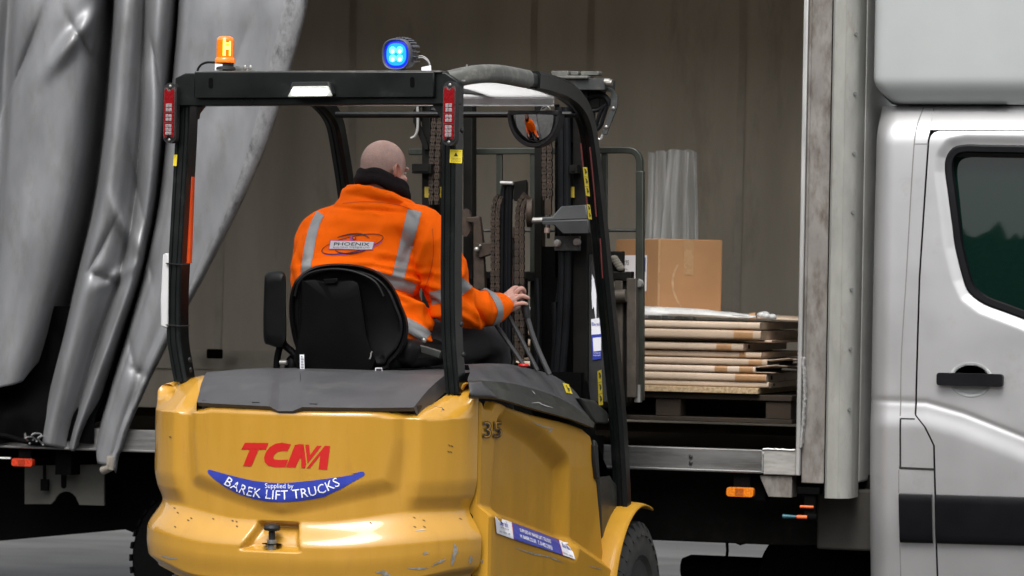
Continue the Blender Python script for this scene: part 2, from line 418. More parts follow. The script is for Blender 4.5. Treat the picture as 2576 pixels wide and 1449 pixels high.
DENTS = [  # pixel centre, direction (deg), half length, half width, depth
 (245, 640, 118, 80, 16, .035), (262, 700, 20, 34, 15, .04), (330, 590, 60, 60, 18, -.03), (345, 470, 78, 90, 16, .035), (372, 640, 80, 60, 14, .03),
 (190, 95, 128, 90, 18, -.05), (60, 150, 112, 120, 18, .05), (215, 120, 60, 70, 16, .04), (395, 180, 80, 80, 14, .035), (362, 200, 95, 60, 12, -.02),
 (300, 690, 148, 50, 14, -.03), (330, 880, 80, 60, 16, .018), (355, 940, 30, 34, 14, .02), (335, 1010, 110, 50, 12, .015), (305, 560, 70, 60, 14, -.025),
 (560, 330, 108, 200, 40, -.012), (600, 140, 110, 200, 30, .012), (470, 740, 112, 160, 24, .012), (90, 420, 100, 200, 40, .014), (40, 800, 100, 150, 40, .016)]
def dent(u, v):
    d = 0
    for (cu, cv, an, hl, hw, dp) in DENTS:
        a = math.radians(an); dx, dy = u-cu, v-cv
        p = dx*math.cos(a)+dy*math.sin(a); q = -dx*math.sin(a)+dy*math.cos(a)
        e = (p/hl)**2
        if e < 9:
            qq = q/hw
            d += 1.15*dp*math.exp(-e)*(math.exp(-abs(qq)*1.4) if dp > 0 else math.exp(-qq*qq))
    return d
def bottom(s):                                # where the sheet ends, per column fraction
    return itp([0, .1, .22, .27, .30, .36, .5, .62, .70, .76, .80, .88, 1.0], [985, 985, 960, 900, 900, 1112, 1130, 1135, 1060, 1060, 1165, 1172, 1190], s)
def curtain(s, t):
    k = s*(NC-1); i = min(int(k), NC-2); f = k-i
    v = lerp(-160, bottom(s), t)
    ks = (max(i-1, 0), i, i+1, min(i+2, NC-1))
    u = crm(*[ccol(q, v) for q in ks], f); d = crm(*[COLS[q][1] for q in ks], f)
    damp = ss(1250, 900, v)*.55+.45
    sh = .25+.75*ss(0, 260, v+200)
    d = d*damp*sh + dent(u, v) + .005*noise.noise(V((u*.02, v*.004, 1))) + .0010*noise.noise(V((u*.06, v*.012, 4))) - .004*max(0, .2-abs(noise.noise(V((u*.018+v*.004, v*.006, 7)))))
    return W(u, v, y=YT-.02+d)
b = MB(); b.grid(330, 170, curtain)
for fi, f in enumerate(b.f):
    s = (fi % 330)/330
    if s > .925: b.mi[fi] = 1
nc = b.build('near_curtain', [m_curt, m_hem], tr, ang=180, solid=.004)
m_scuff = M('curtain_scuff', (.10, .10, .102), .55, var=.3, vscale=20)
def cline(s0, s1, t0, t1, wd, name, wob=.004, mat=None):
    L_ = []
    for k in range(61):
        s = lerp(s0, s1, k/60); t = lerp(t0, t1, k/60)+wob*math.sin(k*.31+s0*40)
        for d_ in (-wd, wd):
            p = curtain(s, t+d_); L_.append(p+V((.0, -.0035, 0)))
    bb = MB(); bb.add(L_, [(2*i, 2*i+1, 2*i+3, 2*i+2) for i in range(60)]); bb.build(name, mat or m_scuff, nc, ang=180)
cline(.13, .24, .295, .30, .0009, 'scuff_line'); cline(.41, .46, .30, .315, .0009, 'scuff_line'); cline(.13, .22, .66, .645, .0008, 'scuff_line')
cline(.41, .50, .775, .785, .0009, 'scuff_line'); cline(.82, .9, .44, .45, .0008, 'scuff_line')
for t_ in (.80, .865, .91, .935): cline(.79, .90, t_, t_+.004, .0012, 'hem_stitching', .001, M('stitch_grey', (.14, .14, .143), .5))
nc['label'] = 'silver grey side curtain pulled back and hanging in heavy folds'
m_skirt_shade = M('skirt_shade_black', (.0022, .0022, .0025), .8, var=.3, bump=.4, bscale=12, spec=.03)
def skirt_shade(s, t):  # hanging dark cloth below; upper part added to darken gaps between folds
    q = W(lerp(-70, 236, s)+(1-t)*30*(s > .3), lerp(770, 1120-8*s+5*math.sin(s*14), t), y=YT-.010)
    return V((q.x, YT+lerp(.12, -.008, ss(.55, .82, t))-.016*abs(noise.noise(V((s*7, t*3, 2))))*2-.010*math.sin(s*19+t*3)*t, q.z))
b = MB(); b.grid(80, 30, skirt_shade); b.build('skirt_and_gap_shade', m_skirt_shade, nc, ang=120)
p0 = curtain(.9, 1.0); p1 = W(258, 1183, y=YT-.03)
MB().tube([p0+V((0, 0, .05)), p0, V((p1.x, YT-.02, p1.z))], .021, 12).build('curtain_pole', M('pole_end', (.4, .37, .32), .6, .3, dirt=(.12, .1, .08), dirt_amt=.5), nc)
b = MB()
for (u, v, r) in ((108, 1108, 12), (92, 1100, 11), (75, 1107, 9)):
    c = W(u, v, y=YT-.05); b.tube([c+V((math.cos(a)*r/600, .02*math.sin(2*a), math.sin(a)*r/600)) for a in [k*PI*1.6/14 for k in range(15)]], .004, 8)
b.build('tie_hook', M('hook_steel', (.35, .35, .35), .4, .8), nc)
b = MB(); q = [W(u, v, y=YT-.03) for (u, v) in ((-30, 1092), (20, 1098), (60, 1110), (100, 1112))]
b.tube(crv(q, 6), .012, 8); b.build('tie_strap', m_black, nc)

# underside: chassis rails, tank, side guard, mudguard plate, lamps
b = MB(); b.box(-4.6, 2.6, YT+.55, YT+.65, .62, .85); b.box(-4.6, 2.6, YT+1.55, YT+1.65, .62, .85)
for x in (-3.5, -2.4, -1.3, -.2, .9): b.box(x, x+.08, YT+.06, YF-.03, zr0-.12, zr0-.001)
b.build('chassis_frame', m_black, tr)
zt = W(1700, 1353, y=YT+.55).z
b = MB(); b.box(-.55, 1.44, YT+.34, YT+.53, zt, .86); b.build('side_tank', m_chassis, tr, bevel=.01)
b = MB(); b.box(xp2-.19, xp2+.06, YT+.20, YT+.33, zt-.0, .80); b.build('battery_box', M('box_grey', (.035, .032, .027), .8, var=.3, dirt=(.02, .018, .015), dirt_amt=.5), tr, bevel=.01)
za = W(130, 1352, y=YT+.5).z
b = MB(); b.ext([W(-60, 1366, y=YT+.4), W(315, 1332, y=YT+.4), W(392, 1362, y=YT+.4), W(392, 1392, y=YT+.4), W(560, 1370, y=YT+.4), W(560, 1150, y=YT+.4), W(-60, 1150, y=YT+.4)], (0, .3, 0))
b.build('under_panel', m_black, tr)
b = MB()
pl = [(62, 1172), (262, 1168), (262, 1272), (200, 1270)]+[(196-30*(1-math.cos(k*PI/10))*1.0, 1270-34*math.sin(k*PI/10)) for k in range(1, 10)]+[(128, 1268), (62, 1268)]
b.ext([W(u, v, y=YT+.16) for u, v in pl], (0, .012, 0)); pla = b.build('mudguard_plate', m_flap, tr, smooth=False)
b = MB(); b.ext([W(160+dx, 1208+dy, y=YT+.157) for dx, dy in rrect(13, 42, 6)], (0, .004, 0)); b.build('plate_slot', m_black, pla)
b = MB(); b.tube([W(112, v, y=YT+.13) for v in (1170, 1190, 1215)], .008, 8); b.box(*[q for q in (W(104, 1220, y=YT+.13).x, W(122, 1220, y=YT+.13).x, YT+.12, YT+.14, W(104, 1234, y=YT+.13).z, W(104, 1205, y=YT+.13).z)])
b.build('tie_buckle', m_black, tr)
def marker(u0, u1, v0, v1, mat, name):
    c = W((u0+u1)/2, (v0+v1)/2, y=YT-.0); w_ = (u1-u0)/600; h_ = (v1-v0)/620
    b = MB(); b.ext([(c.x+x, YT-.02, c.z+y) for x, y in rrect(w_, h_, h_*.3)], (0, .03, 0)); o = b.build(name, mat, tr, bevel=.006, ang=40)
    b = MB(); b.box(c.x-w_*.18, c.x+w_*.14, YT-.0215, YT-.0195, c.z-h_*.38, c.z+h_*.38); b.build('reflector', M('lens_'+name, (.42, .09, .005) if 'marker' in name else (.3, .02, .0), .4, var=.5, vscale=160), o)
    MB().box(c.x-w_*.3, c.x+w_*.3, YT+.01, YT+.03, c.z, c.z+.09).build('lamp_bracket', m_black, o)
marker(1828, 1900, 1225, 1250, m_orange_lens, 'marker_lamp')
marker(28, 91, 1152, 1174, m_red_lens, 'side_lamp')
b = MB(); q0 = W(-20, 1151, y=YT); q1 = W(28, 1152, y=YT); b.box(q0.x, q1.x, YT-.01, YT+.0, q1.z-.004, q1.z+.003); b.build('lamp_strip', M('white_strip', (.7, .7, .7), .4), tr)
# post foot: bolt, lock block, small orange and blue fittings
b = MB(); c = W(2036, 1232, y=YT+.02); b.box(c.x-.05, c.x+.05, YT, YT+.06, c.z-.02, c.z+.012); b.cyl((c.x, YT+.02, c.z), (c.x, YT+.02, c.z+.05), .008); b.box(c.x-.02, c.x+.03, YT+.01, YT+.05, c.z-.12, c.z-.02)
b.build('post_foot', m_black, tr, bevel=.003)
c = W(2029, 1275, y=YT-.0); MB().cyl((c.x-.028, YT, c.z), (c.x+.03, YT, c.z), .006).build('orange_tag', M('orange_plastic', (.9, .13, .02), .4), tr)
c = W(1998, 1300, y=YT); MB().cyl((c.x-.05, YT, c.z), (c.x+.01, YT, c.z), .010, r2=.006).build('blue_cap', M('teal_plastic', (.02, .10, .13), .4), tr)
MB().cyl((c.x+.012, YT, c.z), (c.x+.06, YT, c.z), .008).build('orange_cap', M('orange_plastic', (.9, .13, .02), .4), tr)
MB().cyl((c.x+.06, YT, c.z), (c.x+.10, YT, c.z), .016).build('valve_knob', m_black, tr)
# dark running gear low down near the cab
b = MB(); a = W(1712, 1428, y=YT+.7); e = W(1990, 1442, y=YT+.7)
b.lathe([(.0001, 0), (.045, .01), (.062, .05), (.062, .48), (.05, .52)], a, (1, 0, 0), 24); b.build('silencer', m_black, tr)
b = MB(); b.tube([W(1828, 1352, y=YT+.7), W(1830, 1385, y=YT+.7), W(1826, 1420, y=YT+.7)], .007, 8); b.build('silencer_hanger', m_black, tr)
b = MB()
b.ext([W(u, v, y=YT+.6) for u, v in ((1850, 1355), (1860, 1320), (1900, 1300), (2165, 1300), (2165, 1345), (2030, 1348), (1990, 1350), (1950, 1360), (1930, 1352), (1900, 1362), (1880, 1360), (1862, 1372), (1852, 1368))], (0, .3, 0))
b.build('gearbox', m_black, tr)
b = MB(); c = W(2075, 1480, y=YT+.25)
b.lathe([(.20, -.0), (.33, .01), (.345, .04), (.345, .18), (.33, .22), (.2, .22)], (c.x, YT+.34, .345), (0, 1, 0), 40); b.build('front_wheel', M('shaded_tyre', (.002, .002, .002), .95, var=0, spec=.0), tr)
b = MB(); xw_ = W(321, 1430, y=YT+.20).x+.37
b.lathe([(.20, 0), (.345, .01), (.365, .04), (.365, .20), (.345, .24), (.2, .24)], (xw_, YT+.20, .365), (0, 1, 0), 48)
for k in range(40):
    a = 2*PI*k/40; b.obox((xw_+.366*math.cos(a), YT+.32, .365+.366*math.sin(a)), .012, .20, .030, Matrix.Rotation(-a, 3, 'Y'))
b.build('rear_wheel', m_black, tr, ang=40)

# ------------------------------------------------------------------ cab
YC = 3.12
m_cab = M('cab_silver_white', (.52, .52, .53), .42, .70, var=.025, vscale=3, coat=.35, dirt=(.36, .35, .33), dirt_amt=.18, dscale=4, rvar=.08)
m_cab_low = m_cab
m_fair = M('fairing_white', (.38, .40, .40), .4, 0, var=.04, vscale=3, coat=.15, dirt=(.42, .42, .40), dirt_amt=.2, dscale=5)
m_gap = M('panel_gap', (.012, .011, .011), .8, var=0)
m_trim = M('black_trim', (.003, .003, .0045), .42, spec=.22, var=.15, bump=.15, bscale=400)
m_glass = M('tinted_glass', (.003, .012, .009), .02, 0, var=0, spec=.35, coat=.0)
xc0 = W(2190, 600, y=YC+.02).x - .0
def cs(x, z):                                # outward (towards -Y) shape of the cab flank
    d = -.055*(z-1.42)**2*(1 if z < 1.42 else .35)
    e = x-xc0
    R = .10
    if e < R: d -= R-math.sqrt(max(0, R*R-(R-e)**2))
    zc = itp([xc0, xc0+.26, xc0+.42, xc0+.75, xc0+1.2], [ZB, ZB-.004, ZB-.045, ZB-.165, ZB-.40], x)
    d += .014*ss(zc+.006, zc-.11, z) - .004*math.exp(-((z-zc-.010)/.012)**2)
    d -= .10*ss(ZR-.20, ZR+.02, z)**2*1.0                    # leans in towards the roof
    d -= .02*ss(.75, .35, z)
    dw = sdpoly((x, z), WIN)
    d -= .016*(1-ss(0, .055, dw))
    return YC - d
ZB = W(2230, 1013, y=YC).z; ZR = W(2400, 262, y=YC).z
WINP = [(2378, 430), (2380, 398), (2396, 374), (2426, 366), (2800, 372), (2800, 905), (2576, 800), (2476, 762), (2440, 735), (2424, 700), (2404, 620)]
WIN = [(W(u, v, y=YC).x, W(u, v, y=YC).z) for u, v in WINP]
zlo = .36
def ud(v): return itp([262, 330, 355, 700, 1045, 1075, 1120, 1250, 1500], [2338, 2338, 2334, 2313, 2303, 2328, 2350, 2352, 2352], v)
def cabpt(u, v, o=0.0):
    q = W(u, v, y=YC); return V((q.x, cs(q.x, q.z)-o, q.z))
def udx(z):
    q = W(2330, 724, y=YC); v = 724.5-(z-q.z)*F/((q-CP).dot(VD))
    return W(ud(v), v, y=YC).x
ZD = W(2450, 329, y=YC).z
cab_in = MB()
def cg(b, x0f, x1f, z0, z1, nu, nv):
    def fn(s, t):
        z = lerp(z0, z1, t); x = lerp(x0f(z), x1f(z), s); return V((x, cs(x, z), z))
    b.grid(nu, nv, fn)
XE = 3.9
b = MB(); cg(b, lambda z: xc0, lambda z: udx(z)-.004, zlo, ZR, 46, 220)
b.grid(6, 120, lambda s, t: V((xc0, lerp(cs(xc0, lerp(zlo, ZR, t)), YC+2.05, s), lerp(zlo, ZR, t))))      # back wall
b.build('cab_side', m_cab, tr, ang=50)
b = MB(); cg(b, lambda z: udx(ZD)-.004, lambda z: XE, ZD+.005, ZR, 40, 12)
b.grid(40, 8, lambda s, t: V((lerp(xc0, XE, s), lerp(cs(lerp(xc0, XE, s), ZR), YC+2.05, t), ZR+.06*ss(0, .4, t)*(1-ss(.6, 1, t)))))
b.build('cab_roof', m_cab, tr, ang=50)
# door as its own skin with the corner rounded and the window cut out
door_poly_r = .03
b = MB()
HCX, HCZ = cabpt(2442, 955).x, cabpt(2442, 955).z; XW = 9; ZW = min(p[1] for p in WIN)-.01
def door_pts():
    NU, NV = 300, 330
    keep = {}; vs = []; fs = []
    for j in range(NV+1):
        z = lerp(zlo, ZD-.0, j/NV)
        for i in range(NU+1):
            x0 = udx(z)+.004
            ez = ZD-z
            if ez < .035: x0 += .035-math.sqrt(max(0, .035**2-(.035-ez)**2))
            x = lerp(x0, XE, (i/NU)**1.35); vs.append(V((x, cs(x, z), z)))
    for j in range(NV):
        for i in range(NU):
            a = j*(NU+1)+i; q = (a, a+1, a+NU+2, a+NU+1)
            c = (vs[q[0]]+vs[q[2]])/2
            if ((c.x-HCX)/1.28)**2+(c.z-HCZ)**2 < .064**2: continue
            if c.x < XW and c.z > ZW and sdpoly((c.x, c.z), WIN) < -.02: continue
            fs.append(q)
    return vs, fs
b.add(*door_pts()); door = b.build('cab_door', m_cab, tr, ang=50)
b = MB(); b.box(xc0+.06, XE, YC+.085, YC+.11, zlo, ZD+.015); b.build('cab_lining', m_gap, tr, smooth=False)
def ribbon(pix, w_, mat, name, par, o=.0012, n=10, surf=None):
    sf = surf or cabpt
    q = crv([V((u, v, 0)) for u, v in pix], n)
    pts = [sf(p.x, p.y, o) for p in q]
    b = MB(); b.sweep(pts, [(-w_/2, -.0006), (w_/2, -.0006), (w_/2, .0006), (-w_/2, .0006)], up=(0, 1, 0), caps=True)
    # profile x-axis must lie in the panel: rebuild with in-plane normals
    vs = []
    for i, p in enumerate(pts):
        t = (pts[min(i+1, len(pts)-1)]-pts[max(i-1, 0)]).normalized(); a = t.cross(V((0, -1, 0))).normalized()
        vs += [p-a*w_/2, p+a*w_/2]
    b = MB(); b.add(vs, [(2*i, 2*i+1, 2*i+3, 2*i+2) for i in range(len(pts)-1)])
    return b.build(name, mat, par, ang=180)
m_gapsoft = M('panel_crease', (.20, .195, .19), .6, var=.1)
ribbon([(2310, 266), (2298, 362), (2280, 690), (2268, 890), (2265, 1046)], .0055, m_gapsoft, 'panel_seam', tr)
ribbon([(2300, 362), (2334, 362)], .004, m_gapsoft, 'panel_seam', tr)
ribbon([(2266, 1053), (2284, 1053.5), (2302, 1054)], .006, m_gap, 'flap_seam', tr, n=1)
ribbon([(2266, 1052), (2265, 1180)], .008, m_gap, 'flap_seam', tr)
ribbon([(2262, 1177), (2351, 1181)], .010, m_gap, 'flap_seam', tr)
ribbon([(2261, 1182), (2260, 1240)], .005, m_gapsoft, 'panel_seam', tr)
ribbon([(2260, 1366), (2259, 1480)], .005, m_gapsoft, 'panel_seam', tr)
# black rub strips
def strip(u0, u1, name, par):
    def fn(s, t):
        a = itp([0, .12, .5, .88, 1], [0, .02, .5, .98, 1], t); bul = .022*min(1, math.sin(PI*t)*3)+.001
        u = lerp(u0, u1, s); sl = .030*(u-2262)
        return cabpt(u, lerp(1366+sl*.9, 1241+sl, a), bul)
    b = MB(); b.grid(24, 12, fn); b.grid(1, 12, lambda s, t: fn(0, t)+V((0, .03*s, 0)))
    return b.build(name, m_trim, par, ang=60)
strip(2262, 2346, 'rub_strip', tr); strip(2355, 3100, 'rub_strip', door)
# window: rubber frame and glass
wc = [(x, z) for x, z in WIN]
def inset(poly, d):
    n = len(poly); out = []
    for i in range(n):
        a, p, c = V(poly[i-1]), V(poly[i]), V(poly[(i+1) % n])
        t1 = (p-a).normalized(); t2 = (c-p).normalized(); nn = V((-t1.y-t2.y, t1.x+t2.x)); nn.normalize()
        k = nn.dot(V((-t1.y, t1.x))); out.append(p+nn*d/max(.3, k))
    return out
sg = 1 if sum(WIN[i][0]*WIN[(i+1) % len(WIN)][1]-WIN[(i+1) % len(WIN)][0]*WIN[i][1] for i in range(len(WIN))) > 0 else -1
def dens(poly):
    o = []
    for i in range(len(poly)):
        a, c = V(poly[i]), V(poly[(i+1) % len(poly)]); n = max(1, int((c-a).length/.07))
        o += [a.lerp(c, k/n) for k in range(n)]
    return o
wc = dens(wc)
def wins(d, o):
    return [V((p.x, cs(p.x, p.y)-o, p.y)) for p in crv(inset(wc, sg*d), 3, True)]
b = MB(); rings = [wins(-.008, -.01), wins(-.006, .004), wins(.002, .010), wins(.024, .009), wins(.030, -.010)]
n_ = len(rings[0])
for k in range(4): b.add(rings[k]+rings[k+1], [(i, (i+1) % n_, n_+(i+1) % n_, n_+i) for i in range(n_)])
wf = b.build('window_frame', m_trim, door, ang=40)
b = MB(); NU_, NV_ = 90, 90; x0_ = min(p[0] for p in WIN); z0_ = min(p[1] for p in WIN); z1_ = max(p[1] for p in WIN); vs = []; fs = []
for j in range(NV_+1):
    for i in range(NU_+1):
        x = lerp(x0_, XE, i/NU_); z = lerp(z0_, z1_, j/NV_); vs.append(V((x, YC+.020+.085*((z-z0_)/(z1_-z0_))**2*.85, z)))
for j in range(NV_):
    for i in range(NU_):
        q = (j*(NU_+1)+i, j*(NU_+1)+i+1, (j+1)*(NU_+1)+i+1, (j+1)*(NU_+1)+i); c_ = (vs[q[0]]+vs[q[2]])/2
        if sdpoly((c_.x, c_.z), WIN) < -.004: fs.append(q)
b.add(vs, fs); b.build('window_glass', m_glass, door, ang=180)
# door handle: cup whitened as if lit, black half-disc painting its upper shade, bar
c = cabpt(2442, 955, 0); k_ = 1/ (F/((c-CP).dot(VD))) 
b = MB(); b.lathe([(.0001, .034), (.030, .031), (.050, .020), (.060, .004), (.066, -.002), (.074, -.0015), (.076, .003)], (c.x, c.y, c.z), (0, 1, 0), 48); b.v = [V((c.x+(q.x-c.x)*1.28, q.y, q.z)) for q in b.v]; b.build('handle_cup', m_fair, door, ang=60)
b = MB(); b.grid(20, 6, lambda s, t: V((c.x+(1.28*.062*t)*math.cos(PI*s), c.y+.0030, c.z+(.062*t)*math.sin(PI*s)))); b.build('cup_shade', m_trim, door)
b = MB(); b.ext([(c.x+x, c.y-.034, c.z+y) for x, y in rrect(.283, .054, .012)], (0, .036, 0)); b.build('handle_bar', m_trim, door, bevel=.009, seg=3, ang=40)
# air deflector above the cab
b = MB()
xf0 = W(2192, 150, y=YC).x; zf = W(2350, 262, y=YC).z+.004
def fair(s, t):
    # rounded shell: s round the plan from back to front along the flank, t up
    z = lerp(zf, zf+1.0, t)
    e = ss(0, .14, t)
    ins = .075*(1-math.sin(min(1, t/.11)*PI/2))
    r = .05
    L0 = 2.2
    d = s*L0
    if d < .6: return V((xf0+ins, YC+.66-d+r*0, z))
    if d < .6+r*PI/2:
        a = (d-.6)/r; return V((xf0+ins+r*(1-math.cos(a)), YC+.06+ins-.06+.06-r*math.sin(a), z))
    dd = d-(.6+r*PI/2)
    return V((xf0+ins+r+dd, YC+.06+ins-r-.10*0+.035*dd*dd*.2, z))
b.grid(150, 60, fair)
b.grid(60, 4, lambda s, t: fair(s, 0)+V((0, .5*t*(s > .3), 0)) if s > .3 else fair(s, 0)+V((.5*t, 0, 0)))
fo = b.build('air_deflector', m_fair, tr, ang=60, label='white air deflector on the cab roof')
# ================================================================== LOAD
m_card = [M('cardboard_%d' % i, c, .75, var=.10, vscale=5, bump=.15, bscale=25, streak=(1, 1, 6), spec=.25) for i, c in enumerate(((.50, .395, .30), (.46, .36, .27), (.53, .42, .33), (.42, .32, .235)))]
m_tape = M('brown_tape', (.34, .19, .09), .3, var=.15, vscale=20)
m_box = M('box_cardboard', (.33, .18, .085), .7, var=.08, vscale=5, bump=.12, bscale=18, spec=.25)
m_boxtape = M('clear_tape', (.36, .22, .115), .25, var=.1, vscale=9)
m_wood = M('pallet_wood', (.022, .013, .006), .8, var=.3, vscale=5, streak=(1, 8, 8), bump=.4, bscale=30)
m_chip = M('chipboard', (.40, .29, .17), .8, var=.55, vscale=90, bump=.6, bscale=140)
m_poly = M('polythene', (.62, .64, .64), .22, var=.1, vscale=8, bump=.5, bscale=18, alpha=.72, bdist=.006)
m_white = M('label_white', (.74, .74, .78), .5, var=.04)
m_blue = M('label_blue', (.03, .035, .25), .5, var=.1)
m_ink = M('black_ink', (.02, .02, .02), .6, var=0)
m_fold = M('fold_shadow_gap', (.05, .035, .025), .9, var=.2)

YP = 3.42                                     # front edge of the load
pz1 = W(1790, 988, y=YP).z
zfl = pz1-.132                    # chipboard underside
# pallet
pal = thing('wooden_pallet', (.1, YP, zfl), 'wooden pallet lifted on the forks under the cardboard stack', 'pallet')
x0p, x1p = -.62, W(1990, 1030, y=YP).x
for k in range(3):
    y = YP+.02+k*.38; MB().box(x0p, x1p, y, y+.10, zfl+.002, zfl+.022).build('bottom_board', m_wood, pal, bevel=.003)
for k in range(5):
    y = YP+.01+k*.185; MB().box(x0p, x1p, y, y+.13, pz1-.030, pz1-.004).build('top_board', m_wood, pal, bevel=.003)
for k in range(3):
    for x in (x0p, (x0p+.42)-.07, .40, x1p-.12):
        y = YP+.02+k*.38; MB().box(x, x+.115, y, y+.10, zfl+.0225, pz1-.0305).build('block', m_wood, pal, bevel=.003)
for y in (.40, .79):  # dark boards added to block light showing through the pallet
    MB().box(x0p+.002, x1p-.002, YP+y+.101-.06, YP+y+.101-.04, zfl+.024, pz1-.032).build('light_block_board', m_wood, pal)
# chipboard sheet
b = MB(); xb = W(1910, 990, y=YP).x
b.box(-.66, xb, YP-.02, YP+.86, pz1, pz1+.026)
tag(b.build('chipboard_sheet', m_chip, bevel=.002), 'speckled chipboard sheet lying on the pallet under the cardboard packs', 'board')
# flat cardboard packs, from bottom up: (zy top, zy bottom, corner zx, set back, state)
def dz(zy): return 570.2+zy*.30095
def dx(zx): return 1475.8+zx*.30095
PK = [(1303, 1348, 1520, .0, 'flat'), (1240, 1300, 1500, -.01, 'flat'), (1177, 1238, 1410, -.006, 'open'), (1114, 1175, 1510, -.002, 'open'),
      (1056, 1108, 1460, .03, 'flat'), (986, 1050, 1310, .01, 'flat'), (952, 984, 1545, .07, 'flat'), (876, 946, 1455, -.008, 'flat'), (806, 872, 1448, -.004, 'flat')]
LB = ['lowest flat brown cardboard pack, lying on the chipboard sheet', 'flat brown cardboard pack second from the bottom, with a wide tape patch by its end',
      'third cardboard pack from the bottom, with two tape patches and a gaping end', 'flat brown cardboard pack with a gaping end just above the one with two tape patches',
      'dark shaded flat cardboard pack set back above the gaping packs', 'shortest flat cardboard pack, its end well short of the others, in mid stack',
      'recessed flat cardboard pack in the dark gap under the two top packs', 'flat cardboard pack second from the top with a tape patch at its end', 'topmost flat cardboard pack under the plastic wrapping']
TP = {1: [(1240, 1500)], 2: [(1070, 1175), (1275, 1390)], 3: [(1355, 1465)], 4: [(1275, 1330)], 5: [(1085, 1210)], 7: [(1230, 1390)]}
prevz = pz1+.0262
for i, (a, e, cx_, sb, st) in enumerate(PK):
    y0 = YP+sb
    zt_ = W(1800, dz(a)-4, y=y0).z; xr = W(dx(cx_), dz(a), y=y0).x
    zb_ = prevz+(.0008 if i in (0, 1, 7) else .005); prevz = zt_
    if zt_-zb_ < .012: zt_ = zb_+.02; prevz = zt_
    th = thing('cardboard_pack', (0, y0, zb_), LB[i], 'cardboard pack', 'flat cardboard packs stacked on the pallet')
    dep = .80
    def fn(s, t, y0=y0, zt_=zt_, zb_=zb_, xr=xr, i=i):
        # front bulging edge: t round the section from top-back over the front to bottom-back
        x = lerp(-.66+.01*(i % 3), xr, s); h = (zt_-zb_)/2; zm = (zt_+zb_)/2
        wv = .0025*noise.noise(V((x*4, i*3.3, 1)))
        if t < .25: y = lerp(y0+dep, y0+.012, t*4); z = zt_+wv*.6
        elif t <= .75:
            a_ = (t-.25)*2*PI; y = y0+.012-.012*math.sin(a_)+wv; z = zm+(h*math.copysign(abs(math.cos(a_))**.6, math.cos(a_)))+(wv*.6 if a_ < PI/2 else 0)
        else: y = lerp(y0+.012, y0+dep, (t-.75)*4); z = zb_
        return V((x, y, z))
    b = MB(); b.grid(40, 24, fn)
    if st == 'flat':
        b.grid(1, 24, lambda s, t, fn=fn, xr=xr: (lambda q: V((q.x+.001, q.y, lerp(q.z, (zt_+zb_)/2, s*1.0))))(fn(1, t)))
    b.build('pack_sleeve', m_card[i % 4], th, ang=60)
    if st == 'open':
        h = zt_-zb_
        b = MB()
        b.grid(8, 10, lambda s, t: V((xr+.002+.10*s, lerp(y0, y0+.5, t), zt_-.003+.012*s*(1-t)-.010*s*t+.004*math.sin(t*9+i))))
        b.grid(8, 10, lambda s, t: V((xr+.002+.085*s, lerp(y0, y0+.5, t), zb_+.003+.003*math.sin(t*7+i)-.004*s*0)))
        b.build('end_flap', m_card[(i+2) % 4], th, ang=60, solid=.003)
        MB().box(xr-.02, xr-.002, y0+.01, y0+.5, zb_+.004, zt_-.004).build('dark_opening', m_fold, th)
    else:
        b = MB()
        b.grid(3, 24, lambda s, t: V((xr+.002+.004*noise.noise(V((t*6, s*2, i))), lerp(y0+.004, y0+dep, t), lerp(zb_+.002, zt_-.001, s)+.002*noise.noise(V((t*9, i, 2))))))
        b.build('end_flap', m_card[(i+1) % 4], th, ang=60)
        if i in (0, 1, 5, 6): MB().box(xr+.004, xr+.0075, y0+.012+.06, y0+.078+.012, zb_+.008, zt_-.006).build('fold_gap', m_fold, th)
    for (ta, tb) in TP.get(i, []):
        xa = W(dx(ta), dz(a), y=y0).x; xe = min(W(dx(tb), dz(a), y=y0).x, xr-.002)
        L_ = xr-(-.66+.01*(i % 3))
        b = MB(); b.grid(8, 16, lambda s, t, fn=fn: (lambda q: V((q.x, q.y-.0012, q.z+(.001 if t < .3 else 0))))(fn((lerp(xa, xe, s)+.66-.01*(i % 3))/L_, lerp(.2, .74, t))))
        b.build('tape_patch', m_tape, th, ang=60)
ztop = prevz
# loose top sheet / lid of cardboard at the back right of the stack
b = MB(); xs1 = W(2000, 800, y=YP+.3).x
b.grid(14, 10, lambda s, t: V((lerp(.2, 1.12, s), lerp(YP+.14, YP+1.15, t), ztop+.012+.010*math.sin(s*3+1)+.03*t*s*0)))
tag(b.build('cardboard_sheet', m_card[0], ang=60, solid=-.01), 'wide flat cardboard sheet lying on the stack behind the box', 'cardboard sheet')
# the box on the stack
bc = W(1640, 700, y=YP+.42); ang_b = math.radians(18+34)
bx = thing('cardboard_box', (bc.x, bc.y, ztop), 'upright brown cardboard box with white and blue labels on the cardboard stack', 'box')
zbt = W(1640, 601, y=YP+.42).z
pl_ = W(1549, 650, y=YP+.45); pc_ = W(1656, 650, y=YP+.42-.12); pr_ = W(1817, 650, y=YP+.42+.06)
pc_ = V((pc_.x, pc_.y, 0)); pl_ = V((pl_.x, pl_.y, 0)); pr_ = V((pr_.x, pr_.y, 0))
e2 = (pr_-pc_); e1 = V((-e2.y, e2.x, 0)).normalized()
